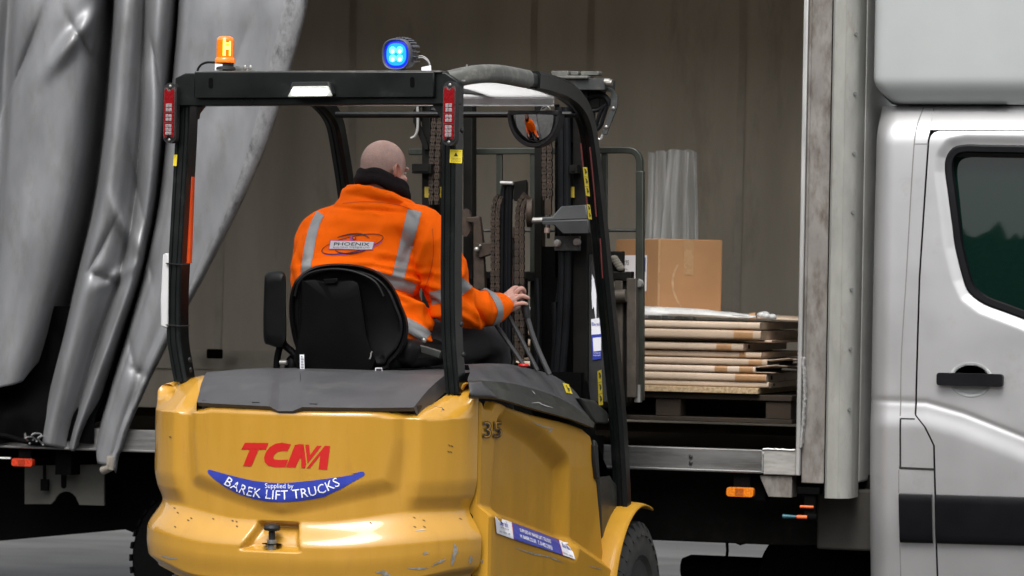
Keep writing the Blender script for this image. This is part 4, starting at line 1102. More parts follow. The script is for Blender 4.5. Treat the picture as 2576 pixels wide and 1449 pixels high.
# ---- right-hand battery cover
def rs(pix, x, n=60):
    q = crv([W(u, v, x=x) for u, v in pix], 8); d = [0]
    for i in range(1, len(q)): d.append(d[-1]+(q[i]-q[i-1]).length)
    out = []
    for k in range(n+1):
        t = d[-1]*k/n; i = max(0, min(len(d)-2, next((j for j in range(len(d)-1) if d[j+1] >= t), len(d)-2)))
        out.append(q[i].lerp(q[i+1], (t-d[i])/(d[i+1]-d[i]+1e-9)))
    return out
R0 = rs(((1180, 1003), (1250, 1006), (1340, 1032), (1430, 1056), (1494, 1082)), .600)
R1 = rs(((1178, 998), (1250, 1002), (1340, 1027), (1430, 1052), (1493, 1076)), .622)
R2 = rs(((1176, 957), (1236, 959), (1300, 967), (1380, 990), (1432, 1014), (1484, 1052)), .585)
R3 = rs(((1178, 948), (1236, 950), (1300, 958), (1380, 982), (1430, 1006), (1480, 1046)), .555)
R4 = rs(((1180, 924), (1262, 921), (1300, 926), (1380, 946), (1420, 967), (1450, 994), (1476, 1036)), .500)
R5 = rs(((1178, 918), (1262, 915), (1300, 920), (1380, 940), (1422, 963), (1452, 991), (1476, 1033)), .470)
R6 = [V((.43, p.y, p.z-.0)) for p in R5]
def rowgrid(rows, par, name, mat, ang=25):
    n = len(rows[0]); b = MB(); b.add([p for r in rows for p in r], [(j*n+i, j*n+i+1, (j+1)*n+i+1, (j+1)*n+i) for j in range(len(rows)-1) for i in range(n-1)]); return b.build(name, mat, par, ang=ang)
def mid(a, c, o): return [p.lerp(q, .5)+V((o, 0, 0)) for p, q in zip(a, c)]
vis = rowgrid([R0, R1, mid(R1, R2, .012), R2], fk, 'cover_visor', m_cov2)
hum = rowgrid([R2, R3, mid(R3, R4, .006), R4, R5, R6], fk, 'side_cover', m_cov)
n = len(R0)
for rows in ([R1, R2, R3, R4, R5, R6],):
    b = MB(); ends = [r[-1] for r in rows]; b.add(ends+[V((.43, ends[0].y, ends[0].z-.02))], [tuple(range(len(ends)+1))])
b.build('cover_end', m_cov2, fk)
# pale corner flap on the visor, its scuffs and the yellow warning label
def vispt(u, v, o=.003):
    s0 = 0
    best = None
    for i in range(n):
        for a, c in ((R1[i], R2[i]),):
            pass
    x = .607
    q = W(u, v, x=x)
    i = min(range(n), key=lambda k: abs(R1[k].y-q.y)); a = R1[i]; j = min(range(n), key=lambda k: abs(R2[k].y-q.y)); c = R2[j]
    f = max(0, min(1, (q.z-a.z)/(c.z-a.z+1e-6))); x = lerp(a.x, c.x, f)+.012*math.sin(PI*f)*1.0
    q = W(u, v, x=x+o); return q
b = MB(); P4 = [(1180, 962), (1212, 959), (1252, 1001), (1186, 997)]
b.grid(6, 6, lambda s, t: (lambda p: vispt(p.x, p.y, .006))(V((*P4[0], 0)).lerp(V((*P4[1], 0)), s).lerp(V((*P4[3], 0)).lerp(V((*P4[2], 0)), s), t)))
b.build('corner_flap', m_cov, vis, ang=180, solid=.004)
for pix, wd in ((((1336, 1014), (1355, 1013), (1366, 1018), (1392, 1026)), 1.6), (((1338, 982), (1347, 992)), .6)):
    scratch(pix, wd, vis, lambda u, v: vispt(u, v, .004), 'scuff_mark', M('pale_scuff', (.40, .40, .38), .7, var=.3))
def lab3(c4, x, mat, name, par, o=0):
    b = MB(); pts = [W(u, v, x=x) for u, v in c4]; b.add(pts, [(0, 1, 2, 3)]); return b.build(name, mat, par, smooth=False)
def humq(u, v, o=.002):
    x = .53
    for _ in range(8):
        q = W(u, v, x=x)
        zz = lambda R: itp([p.y for p in R], [p.z for p in R], q.y)
        x = itp([zz(R2), zz(R3), (zz(R3)+zz(R4))/2, zz(R4), zz(R5)], [.585, .555, .5335, .5, .47], q.z)
    return V((x+o, q.y, q.z+o))
b = MB(); c4 = [(1414, 964), (1430, 968), (1439, 992), (1423, 989)]
A, B_, C2, D2 = [V((*p, 0)) for p in c4]
b.grid(6, 6, lambda s, t: (lambda p: humq(p.x, p.y))(A.lerp(B_, s).lerp(D2.lerp(C2, s), t))); wl = b.build('warning_label', m_ylab, hum, ang=180)
b = MB(); sym = [(.30, .25), (.45, .2), (.5, .5), (.75, .5), (.75, .62), (.6, .62), (.62, .85), (.45, .85), (.42, .55)]
b.add([(lambda p: humq(p.x, p.y, .004))(A.lerp(B_, s).lerp(D2.lerp(C2, s), t)) for s, t in sym], [tuple(range(len(sym)))]); b.build('label_symbol', m_ink, wl, smooth=False)
# ---- front cowl and step
b = MB(); b.ext([W(u, v, x=.56) for u, v in ((1462, 1000), (1500, 1008), (1530, 1036), (1533, 1066), (1497, 1064), (1484, 1046))], (-.25, 0, 0)); b.build('front_cowl', m_cov2, fk, bevel=.012, seg=3)
b = MB(); b.ext([W(u, v, x=.585) for u, v in ((1500, 1100), (1506, 1208), (1540, 1203), (1560, 1226), (1569, 1262), (1572, 1300), (1545, 1330), (1536, 1400), (1530, 1425), (1518, 1418))], (-.35, 0, 0)); b.build('step', m_cov2, fk, bevel=.012, seg=3)
b = MB(); b.ext([W(u, v, x=.615) for u, v in ((1496, 1118), (1504, 1120), (1508, 1208), (1502, 1204), (1497, 1160))], (-.05, 0, 0)); b.build('side_buffer', m_rubber, fk, bevel=.005)
# ---- wheels
def wheel(cx, cy, r, wdt, yaw, name, out=1):
    root = bpy.data.objects.new(name, None); COL.objects.link(root); root.parent = fk; root.location = V((cx, cy, r))-fk.location
    R_ = Matrix.Rotation(yaw, 3, 'Z')
    b = MB(); h = wdt/2
    b.lathe([(r*.56, -h*.86), (r*.60, -h*.98), (r*.74, -h*1.0), (r*.77, -h*.96), (r*.90, -h*.95), (r*.955, -h*.80), (r*.965, 0), (r*.955, h*.80), (r*.90, h*.95), (r*.77, h*.96), (r*.74, h*1.0), (r*.60, h*.98), (r*.56, h*.86)], (0, 0, 0), (1, 0, 0), 72)
    b2 = MB(); nl = 30
    for k in range(nl):
        for sd_ in (-1, 1):
            a0 = 2*PI*(k+(.5 if sd_ < 0 else 0))/nl; a1 = a0+2*PI/nl*.56
            pts = []
            for (rr, hx, sh) in ((r*.84, h*1.005, .0), (r*.965, h*.86, .0), (r*1.0, h*.80, 0), (r*1.0, h*.06, .10), (r*.95, h*.06, .10)):
                for a in (a0+sh, a1+sh): pts.append(V((sd_*hx, rr*math.cos(a), rr*math.sin(a))))
            for a in (a0, a1): pts.append(V((sd_*h*.5, r*.8*math.cos(a), r*.8*math.sin(a))))
            b2.add(pts, [(0, 1, 3, 2), (2, 3, 5, 4), (4, 5, 7, 6), (6, 7, 9, 8), (8, 9, 11, 10), (10, 11, 1, 0), (0, 2, 4, 6, 8, 10), (1, 11, 9, 7, 5, 3)])
    for q in (b, b2): q.v = [R_ @ p + V((cx, cy, r)) for p in q.v]
    b.v += []; o = len(b.v); b.v += b2.v; b.f += [[i+o for i in f] for f in b2.f]; b.mi += b2.mi
    b.build('tyre', m_tyre, root, ang=40)
    b = MB(); b.lathe([(.0001, -h*.35), (r*.30, -h*.35), (r*.32, -h*.1), (r*.45, -h*.05), (r*.50, h*.80), (r*.56, h*.9), (r*.575, h*.86), (r*.575, -h*.8), (.0001, -h*.8)] if out > 0 else [(.0001, h*.35), (r*.57, h*.2), (r*.57, -h*.86), (r*.48, -h*.86), (r*.4, -h*.2), (.0001, -h*.2)], (0, 0, 0), (1, 0, 0), 40)
    b.v = [R_ @ p + V((cx, cy, r)) for p in b.v]
    b.build('rim', M('rim_dark', (.03, .03, .028), .6, .2, var=.3), root)
    return root
wheel(.555, 2.33, .345, .22, 0, 'front_wheel'); wheel(-.565, 2.33, .345, .22, 0, 'front_wheel')
wheel(-.53, .62, .30, .20, math.radians(52), 'rear_wheel'); wheel(.44, .72, .30, .20, math.radians(52), 'rear_wheel')
for sx_ in (1, -1):
    b = MB()
    def fd(s, t):
        a = math.radians(lerp(70, 192, s)); r = .415+.012*math.sin(PI*t)**.5
        return V((sx_*lerp(.45, .672, t), 2.33+r*math.cos(a), .345+r*math.sin(a)))
    b.grid(40, 10, fd); b.build('fender', m_yel2, fk, ang=70, solid=.008)

# ---- overhead guard
gd = MB()
YB = .34
prof_leg = [(-.026, -.046), (-.014, -.048), (-.012, -.043), (-.006, -.043), (-.004, -.048), (.008, -.048), (.010, -.044), (.014, -.044), (.016, -.048), (.022, -.046), (.026, -.040), (.026, .040), (.020, .046), (-.020, .046), (-.026, .040)]
def leg(pix, name, Ys):
    q = crv([W(u, v, y=y) for (u, v), y in zip(pix, Ys)], 10)
    b = MB(); vs = []
    for p in q: vs += [V((p.x+a, p.y+c, p.z)) for a, c in prof_leg]
    k = len(prof_leg); b.add(vs, [(i*k+m, i*k+(m+1) % k, (i+1)*k+(m+1) % k, (i+1)*k+m) for i in range(len(q)-1) for m in range(k)]+[tuple(range(k)), tuple((len(q)-1)*k+m for m in range(k))])
    return b.build(name, m_gb, fk, ang=25)
legR = leg([(1141, 205), (1139, 350), (1137, 550), (1136, 720), (1139, 860), (1149, 990)], 'guard_leg', [.38, .38, .38, .38, .38, .38])
legL = leg([(474, 205), (469, 350), (458, 550), (449, 720), (448, 830), (452, 880), (466, 960)], 'guard_leg', [.38]*7)
for u, v in ((1160, 328), (1159.5, 400), (1158, 816), (1163, 892)):
    p = W(u, v, y=.345); p.x = itp([0, 1], [p.x, p.x], 0); MB().ell(p+V((.001, .01, 0)), .007, .010, .010, 14, 8).build('leg_bolt', m_rubber, legR)
for u, v in ((477, 905), (480, 930), (463, 960)):
    p = W(u, v, y=.35); MB().ell(p, .006, .010, .010, 12, 8).build('leg_bolt', m_rubber, legL)
# rear beam: main plate, dark lower lip, chamfered ends, corner gussets
def pe(pix, y, dy, name, mat, par, bevel=.004, **k):
    b = MB(); b.ext([W(u, v, y=y) for u, v in pix], (0, dy, 0)); return b.build(name, mat, par, bevel=bevel, **k)
bm_ = pe([(488, 181), (1092, 180), (1092, 243), (488, 246)], .29, .02, 'rear_beam', m_gb, fk)
pe([(440, 196), (466, 184), (1120, 182), (1132, 190), (1150, 204), (1150, 262), (1100, 262), (498, 266), (440, 266)], .312, .06, 'beam_back', m_gb, bm_)
pe([(494, 262), (514, 263), (497, 284), (494, 300)], .33, .03, 'gusset', m_gb, bm_, .002)
pe([(1085, 260), (1116, 258), (1116, 318), (1108, 296)], .33, .03, 'gusset', m_gb, bm_, .002)
for u, v in ((530, 209), (1037, 207)):
    b = MB(); b.ext([W(u+x, v+y, y=.2885) for x, y in rrect(11, 27, 5)], (0, .004, 0)); b.build('beam_slot', m_dk, bm_, smooth=False)
pe([(490, 178.5), (1110, 177.5), (1110, 181.5), (490, 182.5)], .30, .07, 'beam_top', m_gdust, bm_, .001)
# side rails and front legs (right pair by pixels, left pair mirrored)
rr_ = [(1126, 196), (1150, 186), (1200, 183), (1255, 183), (1318, 196)]
p1 = crv([W(1128, 201, y=.36)]+[W(u, v, x=x) for (u, v), x in zip([(1190, 188), (1250, 186), (1325, 199)], (.53, .565, .59))], 10)
oct_ = rrect(.058, .068, .024, 4)
def rail_pair(path, name, mat, prof, scale=None):
    outs = []
    for sg_ in (1, -1):
        pp = [V((p.x if sg_ > 0 else 2*.037-p.x, p.y, p.z)) for p in path]
        b = MB(); b.sweep(pp, prof, scale=scale); outs.append(b.build(name, mat, fk, ang=30))
    return outs
rail_pair(p1, 'roof_rail', m_gdust, oct_)
p2 = crv([W(u, v, x=x) for (u, v), x in zip([(1340, 201), (1375, 210), (1412, 224), (1448, 252), (1472, 300), (1486, 380), (1502, 520), (1522, 720), (1540, 900), (1553, 1040), (1562, 1185), (1567, 1310)], [.59, .59, .585, .58, .575, .575, .575, .58, .585, .59, .595, .60])], 8)
prof_f = [(-.030, -.030), (-.012, -.036), (-.008, -.030), (.004, -.030), (.008, -.036), (.026, -.032), (.032, -.020), (.032, .022), (.024, .034), (-.022, .034), (-.032, .022)]
fl = rail_pair(p2, 'front_leg', m_gb, prof_f)
for sg_ in (1, -1):
    e = [W(1322, 199, x=.59), W(1345, 203, x=.59)]
    if sg_ < 0: e = [V((2*.037-p.x, p.y, p.z)) for p in e]
    MB().sweep([e[0]+V((0, -.01, 0)), e[1]+V((0, .01, 0))], rrect(.046, .052, .015)).build('rail_joint', m_rubber, fk)
# dark red stripes laid down the front leg
m_redt = M('dark_red_stripe', (.16, .008, .008), .4, var=.5, vscale=12, streak=(8, 8, 1))
for pix, x in ((((1461, 360), (1470, 450), (1480, 545)), .608), (((1484, 370), (1494, 470), (1500, 545)), .612), (((1510, 600), (1516, 700)), .615)):
    b = MB(); q = crv([W(u, v, x=x) for u, v in pix], 8); b.add([p+V((0, d, 0)) for p in q for d in (-.010, .010)], [(2*i, 2*i+1, 2*i+3, 2*i+2) for i in range(len(q)-1)]); b.build('red_stripe', m_redt, fl[0], ang=180)
def ylabel(c4, x, par, marks=3):
    b = MB(); A, B_, C2, D2 = [W(u, v, x=x) for u, v in c4]; b.add([A, B_, C2, D2], [(0, 1, 2, 3)]); o = b.build('warning_label', m_ylab, par, smooth=False)
    b = MB()
    for k in range(marks):
        t0 = (k+.15)/marks; t1 = (k+.75)/marks
        pt = lambda s, t: A.lerp(B_, s).lerp(D2.lerp(C2, s), t)+V((.0015, 0, 0))
        b.add([pt(.2, t0), pt(.55, t0+.1*(t1-t0)), pt(.8, lerp(t0, t1, .6)), pt(.5, t1), pt(.3, lerp(t0, t1, .7)), pt(.45, lerp(t0, t1, .45))], [(0, 1, 2, 3, 4, 5)])
        if k: b.add([pt(.0, k/marks), pt(1, k/marks), pt(1, k/marks+.012), pt(0, k/marks+.012)], [(0, 1, 2, 3)])
    b.build('label_symbol', m_ink, o, smooth=False); return o
ylabel([(1466, 420), (1477, 421), (1484, 494), (1474, 492)], .61, fl[0]); ylabel([(1476, 514), (1484, 515), (1489, 552), (1480, 551)], .612, fl[0], 2)
# left-leg bits: red reflector strip, white holder with ties, small yellow label
b = MB(); q = [W(u, v, y=.40) for u, v in ((482, 445), (478, 560), (474, 662))]
b.sweep(q, rrect(.018, .03, .004), up=(0, 1, 0)); b.build('red_strip', M('red_orange', (.75, .075, .008), .35, var=.2, coat=.4), legL)
b = MB(); b.ext([W(u, v, y=.33) for u, v in ((409, 640), (419, 636), (424, 640), (423, 822), (418, 826), (403, 820), (403, 760))], (0, .05, 0)); hd = b.build('document_holder', M('holder_white', (.55, .55, .56), .45, var=.06), legL, bevel=.006)
for v in (662, 817):
    b = MB(); b.sweep([W(u, v+d, y=.325) for u, d in ((418, 0), (450, 3), (476, 2))], [(-.0015, -.005), (.0015, -.005), (.0015, .005), (-.0015, .005)], up=(0, 1, 0)); b.build('cable_tie', m_rubber, legL)
def flatq(c4, y, mat, name, par):
    b = MB(); b.add([W(u, v, y=y) for u, v in c4], [(0, 1, 2, 3)]); return b.build(name, mat, par, smooth=False)
flatq(((437, 389), (446, 389), (444, 418), (435, 417)), .329, m_ylab, 'warning_label', legL)
yl = flatq(((1132, 376), (1163, 377), (1162, 411), (1131, 409)), .329, m_ylab, 'warning_label', legR)
def flat_text(body, cu, cv, w_, h_, y, mat, par, name='label_print'):
    g_, fs = fit_text(body, w_, h_); b = MB(); b.add([W(cu+x, cv-yy, y=y) for x, yy in g_], fs); return b.build(name, mat, par, smooth=False)
for v, t in ((380, 'Blue light warning'), (398, 'Please maintain'), (402, 'safe distance'), (406, 'from truck')): flat_text(t, 1147, v, 24, 2.6, .3275, m_ink, yl)
b = MB(); b.ext([W(u, v, y=.3278) for u, v in ((1147, 383), (1152, 393), (1142, 393))], (0, .0003, 0)); b.build('label_symbol', m_ink, yl, smooth=False)
# roof: clear sheet, ribs, front cross bar
z_r = W(800, 262, y=.42).z; fz = W(1300, 262, y=1.42).z
m_clear = M('clear_sheet', (.8, .8, .8), .18, var=.1, vscale=5, alpha=.25, spec=.5)
thru(m_clear, (.95, .95, .95), .38)
xl, xr_ = -.50, .52
b = MB(); b.grid(4, 24, lambda s, t: V((lerp(xl, xr_, s), lerp(.36, 1.46, t), lerp(2.405, fz+.03, t)+.02*math.sin(PI*t)))); 
rf = b.build('roof_sheet', m_clear, fk, ang=60, solid=.005)
b = MB(); b.box(xl, xr_, 1.455, 1.462, fz-.002, fz+.055); b.build('sheet_lip', M('clear_edge', (.45, .44, .46), .2, var=.2, alpha=.55), rf)
b = MB(); b.box(xl, xr_, 1.45, 1.465, fz-.006, fz-.001); b.build('sheet_edge', M('bright_edge', (.75, .75, .76), .2, .3, var=.1), rf)
b = MB(); b.box(xl, xr_, 1.40, 1.44, fz+.035, fz+.045); b.build('roof_bar', m_gb, fk)
for x in (-.28, -.02, .25):
    b = MB(); b.add([(x-.022, .36, 2.392), (x+.022, .36, 2.392), (x+.022, 1.45, fz+.055), (x-.022, 1.45, fz+.055)], [(0, 1, 2, 3)]); b.build('roof_bar', m_stl, fk, solid=.02, bevel=.003)
b = MB(); a_ = W(845, 289, y=1.52); e_ = W(1452, 288, y=1.60); b.cyl(a_, e_, .0125, 16); b.build('cross_bar', m_gb, fk)
# ---- lamps on the guard
def tail(pix, par):
    (u0, v0, u1, v1) = pix; y = .285
    c = W((u0+u1)/2, (v0+v1)/2, y=y); sc = 13.35/F; w_ = (u1-u0)*sc*1.02; h_ = (v1-v0)*sc
    root = bpy.data.objects.new('tail_light', None); COL.objects.link(root); root.parent = fk; root.location = c-fk.location
    b = MB(); b.ext([c+V((x, .0, z)) for x, z in rrect(w_, h_, w_*.45)], (0, .03, 0)); b.build('lamp_base', m_rubber, root, bevel=.005)
    def lens(k, hk):
        W2, H2 = w_*.5*k, h_*.5*hk; o = []
        for sg_ in (1, -1):
            o += [(W2, sg_*H2*.9), (W2*.85, sg_*H2), (W2*.5, sg_*H2), (W2*.25, sg_*H2*.93), (0, sg_*H2*.90), (-W2*.25, sg_*H2*.93), (-W2*.5, sg_*H2), (-W2*.85, sg_*H2), (-W2, sg_*H2*.9)][::sg_]
        return o
    b = MB(); b.ext([c+V((x, -.006, z)) for x, z in lens(.86, .84)], (0, .010, 0)); b.build('lens_rim', m_chrome, root, bevel=.002)
    b = MB(); b.ext([c+V((x, -.011, z)) for x, z in lens(.74, .79)], (0, .010, 0)); b.build('red_lens', m_lens_red, root, bevel=.003)
    for (f0, f1, nr) in ((.40, .56, 2), (.62, .74, 2), (.80, .97, 3)) if 0 else ((.33, .48, 2), (.52, .65, 2), (.70, .90, 3)):
        z0 = h_*(.5-f0)*.92; z1 = h_*(.5-f1)*.92; b = MB()
        for i in range(2):
            for j in range(nr):
                cw_ = w_*.48/2; chh = (z0-z1)/nr; cx_ = c.x+(i-.5)*cw_; cz_ = c.z+z0-(j+.5)*chh
                b.lathe([(.0001, -.0035), (cw_*.30, -.003), (cw_*.5, 0)], (cx_, c.y-.0112, cz_), (0, -1, 0), 8) if 0 else b.box(cx_-cw_*.46, cx_+cw_*.46, c.y-.0135, c.y-.011, cz_-chh*.44, cz_+chh*.44)
        b.build('led_cluster', m_led, root, bevel=.0015)
    for f in (.50, .68):
        zc = c.z+h_*(.5-f)*.92; MB().box(c.x-w_*.36, c.x+w_*.36, c.y-.0125, c.y-.0110, zc-.0012, zc+.0012).build('lens_bar', m_chrome, root)
    for sg_ in (1, -1): MB().ell((c.x, c.y-.002, c.z+sg_*h_*.445), .006, .003, .006, 12, 6).build('lamp_screw', m_bolt, root)
tail((410, 208, 445, 361), legL); tail((1113, 206, 1149, 365), legR)
# amber beacon
yb = .36; c = W(566, 172, y=yb); k_ = 13.3/F
root = bpy.data.objects.new('amber_beacon', None); COL.objects.link(root); root.parent = fk; root.location = c-fk.location
b = MB(); b.lathe([(.0001, -.006), (28*k_, -.006), (27*k_, .002), (22*k_, .008), (22*k_, .022), (.0001, .022)], c, (0, 0, 1), 32); b.build('beacon_base', m_rubber, root)
m_amb = M('amber_plastic', (.80, .17, .006), .2, 0, var=.35, vscale=220, coat=.5, emit=(1.0, .22, .0), estr=.22)
b = MB(); b.lathe([(.0001, .02), (26*k_, .02), (26.5*k_, .03), (25*k_, .036)]+[((22.4+.35*(k % 2))*k_, .040+k*.0022) for k in range(30)]+[(20*k_, .114), (14*k_, .119), (.0001, .1205)], c, (0, 0, 1), 40); lens_o = b.build('beacon_lens', m_amb, root, ang=50)
for k in range(14): MB().lathe([(22.6*k_, 0), (22.9*k_, .0012), (22.6*k_, .0024)], c+V((0, 0, .042+k*.0045)), (0, 0, 1), 40) if 0 else None
m_fil = M('beacon_glow', (1, .6, .1), .4, var=0, emit=(1.0, .55, .06), estr=2.4)
dv = (CP-c).normalized(); dv.z = 0
b = MB()
for (dx_, wd, z0, z1) in ((-.004, .010, .045, .104), (.017, .006, .045, .100), (.006, .020, .068, .082), (.005, .018, .088, .094)):
    ctr = c+dv*23.2*k_*math.sqrt(max(.1, 1-(dx_/(22.5*k_))**2))+RD*dx_
    b.obox(ctr+V((0, 0, (z0+z1)/2)), wd, .0015, z1-z0, Matrix(((RD.x, VD.x, 0), (RD.y, VD.y, 0), (0, 0, 1))))
b.build('beacon_glow', m_fil, lens_o, bevel=.0008)
flatq(((541, 160), (560, 161), (560, 177), (540, 177)), yb-.034, m_wht, 'beacon_label', root)
b = MB(); b.tube(crv([W(u, v, y=yb) for u, v in ((540, 157), (520, 157), (506, 163), (498, 174), (496, 184))], 6), .0045, 8); b.build('beacon_cable', m_hose, root)
b = MB(); p = W(623, 176, y=.36); b.cyl(p-V((0, 0, .01)), p+V((0, 0, .006)), .005); b.ell(p+V((-.011, 0, .009)), .006, .004, .010, 10, 6); b.ell(p+V((.011, 0, .009)), .006, .004, .010, 10, 6); b.build('wing_nut', m_bolt, fk)
# blue spotlight
c = W(1000, 137, y=.36); sz = 13.3/F
fd_ = (RD*-.44-VD*.90+V((0, 0, -.06))).normalized(); rt = fd_.cross(V((0, 0, 1))).normalized()*-1; upv = rt.cross(fd_).normalized()*-1
if upv.z < 0: upv = -upv
root = bpy.data.objects.new('blue_spotlight', None); COL.objects.link(root); root.parent = fk; root.location = c-fk.location
def sq(w_, n=9, p=2.6):
    o = []
    for k in range(4*n):
        a = 2*PI*k/(4*n); o.append((w_*math.copysign(abs(math.cos(a))**(2/p), math.cos(a)), w_*math.copysign(abs(math.sin(a))**(2/p), math.sin(a))))
    return o
def ring(rows, name, mat, cap=True, par=None, ang=35):
    b = MB(); k = len(sq(1))
    vs = []
    for (w_, d) in rows: vs += [c+rt*x+upv*y+fd_*d for x, y in sq(w_)]
    f = [(i*k+m, i*k+(m+1) % k, (i+1)*k+(m+1) % k, (i+1)*k+m) for i in range(len(rows)-1) for m in range(k)]
    if cap: f += [tuple(range(k)), tuple((len(rows)-1)*k+m for m in range(k))]
    b.add(vs, f); return b.build(name, mat, par or root, ang=ang)
m_lampg = M('lamp_grey', (.085, .085, .10), .45, .2, var=.15)
R_ = 40*sz
ring([(R_*.7, -.062), (R_*.86, -.055), (R_*.93, -.015), (R_, -.006), (R_*1.0, .012), (R_*.94, .017), (R_*.88, .013), (R_*.86, .004)], 'lamp_body', m_lampg)
b = MB()
for k in range(11):
    a = (k-5)*.21; d_ = rt*math.sin(a)+upv*math.cos(a)
    b.obox(c+d_*R_*.93-fd_*.038, .006, .045, .020, Matrix((( (d_.cross(fd_)).x, fd_.x, d_.x), ((d_.cross(fd_)).y, fd_.y, d_.y), ((d_.cross(fd_)).z, fd_.z, d_.z))))
for sg_ in (1, -1):
    for k in range(4):
        b.obox(c+rt*sg_*R_*.92-fd_*.038+upv*(k-1.5)*.018, .016, .045, .005, Matrix(((rt.x, fd_.x, upv.x), (rt.y, fd_.y, upv.y), (rt.z, fd_.z, upv.z))))
b.build('cooling_fin', m_lampg, root, bevel=.001)
ring([(R_*.86, .006), (R_*.70, .009)], 'lens_surround', M('blue_deep', (.01, .02, .5), .25, var=.1, emit=(.0, .015, 1.0), estr=.5), True)
ring([(R_*.70, .0092), (R_*.68, .0105), (R_*.46, .0108)], 'lens_ring', M('blue_mid', (.02, .2, .8), .25, var=.1, emit=(.005, .24, 1.0), estr=.8), True)
m_core = M('blue_core', (.2, .9, 1), .3, var=0, emit=(.03, .62, 1.0), estr=.85)
m_hot = M('blue_hot', (.9, 1, 1), .3, var=0, emit=(.72, .97, 1.0), estr=1.2)
for sx_ in (-1, 1):
    for sy_ in (-1, 1):
        p = c+rt*sx_*R_*.25+upv*sy_*R_*.25+fd_*.011
        o = MB(); o.lathe([(R_*.245, 0), (R_*.22, .003), (.0001, .004)], p, fd_, 20); o = o.build('led_lens', m_core, root)
        MB().lathe([(R_*.11, .0036), (R_*.10, .0056), (.0001, .006)], p+rt*.002-upv*.004, fd_, 14).build('led_hot', m_hot, o)
b = MB(); q = c-upv*R_*1.0-fd_*.02; b.box(q.x-.022, q.x+.022, q.y-.012, q.y+.012, q.z-.012, q.z+.012); b.tube(crv([c+rt*s*R_*.55-upv*R_*d-fd_*.01 for s, d in ((-.9, 1.0), (-.6, 1.17), (0, 1.2), (.6, 1.17), (.9, 1.0))], 5), .003, 6); b.build('lamp_bracket', m_lampg, root)
lp = [c+upv*R_*.985+rt*x+fd_*d for x, d in ((-.035, -.003), (.012, -.003), (.012, .010), (-.035, .010))]
b = MB(); b.add([p+upv*.0016 for p in lp], [(0, 1, 2, 3)]); b.build('lamp_label', m_wht, root, smooth=False)
for k in range(2):
    b = MB(); b.tube(crv([W(u, v+k*4, y=.40) for u, v in ((1046, 143), (1062, 141), (1074, 148), (1080, 158), (1083, 172))], 6), .0022, 6); b.build('lamp_cable', M('cable_grey', (.35, .35, .36), .5), root)
flatq(((1060, 169), (1084, 164), (1085, 177), (1060, 181)), .33, m_wht, 'cable_tag', root)
b = MB(); p = W(1174, 170, y=.42); b.cyl(p-V((0, 0, .03)), p+V((0, 0, .012)), .004); b.build('stud_bolt', m_bolt, fk)
# white work light under the beam
yw_ = .29
root = bpy.data.objects.new('work_light', None); COL.objects.link(root); root.parent = fk; root.location = W(778, 228, y=yw_)-fk.location
b = MB(); b.ext([W(u, v, y=yw_) for u, v in ((733, 204), (833, 204), (838, 228), (832, 218), (738, 218), (728, 232))], (0, -.03, 0)) if 0 else None
b = MB(); b.ext([W(u, v, y=yw_-.035) for u, v in ((733, 206), (828, 205), (838, 238), (722, 241))], (0, .036, 0)); b.build('lamp_hood', m_rubber, root, bevel=.006)
b = MB(); b.ext([W(u, v, y=yw_-.050) for u, v in ((736, 217), (824, 216), (835, 242), (722, 244))], (0, .016, 0)); b.build('lamp_lens', M('lamp_frost', (.55, .57, .53), .3, var=.25, vscale=150, emit=(.9, 1, .9), estr=.03), root, bevel=.005)
m_led2 = M('work_led', (1, 1, 1), .3, var=0, emit=(.96, 1.0, .93), estr=2.6)
b = MB(); b.ext([W(778+x, 232-y, y=yw_-.0525) for x, y in rrect(90, 17, 7)], (0, .004, 0)); b.build('led_bar', m_led2, root, bevel=.001)
# ---- mirror
ym = 1.49
root = bpy.data.objects.new('rear_mirror', None); COL.objects.link(root); root.parent = fk; cm = W(1345, 284, y=ym); root.location = cm-fk.location
sm_ = (cm-CP).dot(VD)/F; rm = 60*sm_/.951
b = MB()
def mir(s, t):
    a = -PI*s; r = t
    bulge = .085*math.sqrt(max(0, 1-(r*.92)**2))
    return V((cm.x+rm*.90*r*math.cos(a), ym-.004-bulge+.012-.24*rm*1.16*r*math.sin(a)-.15*rm*.9*r*math.cos(a), cm.z-.010+rm*1.16*r*math.sin(a)))
b.grid(48, 24, mir); 
m_mir = M('mirror_glass', (.62, .62, .62), .03, 1.0, var=0); b.build('mirror_face', m_mir, root, ang=180)
pth = [V((cm.x+rm*math.cos(-PI*k/30), ym, cm.z+rm*1.28*math.sin(-PI*k/30))) for k in range(31)]
b = MB(); b.sweep(pth+[pth[0]+V((-.01, 0, 0))] if 0 else pth, [(-.010, -.016), (.006, -.016), (.006, .05), (-.010, .05)], up=(0, 1, 0)); b.box(cm.x-rm-.006, cm.x+rm+.006, ym-.02, ym+.03, cm.z-.010, cm.z+.009); b.build('mirror_frame', m_rubber, root, bevel=.003)
b = MB(); b.ext([p+V((0, .05, 0)) for p in pth], (0, .004, 0)); b.build('mirror_back', m_rubber, root)
b = MB(); p = W(1371, 274, y=ym+.03); b.tube(crv([p+V((x, 0, z)) for x, z in ((-.02, -.01), (-.01, .006), (.01, .01), (.022, .0), (.026, -.012))], 5), .0015, 6); b.obox(p+V((-.004, 0, -.004)), .03, .008, .008, Matrix.Rotation(-.5, 3, 'Y')); b.build('mirror_clip', m_bolt, root)
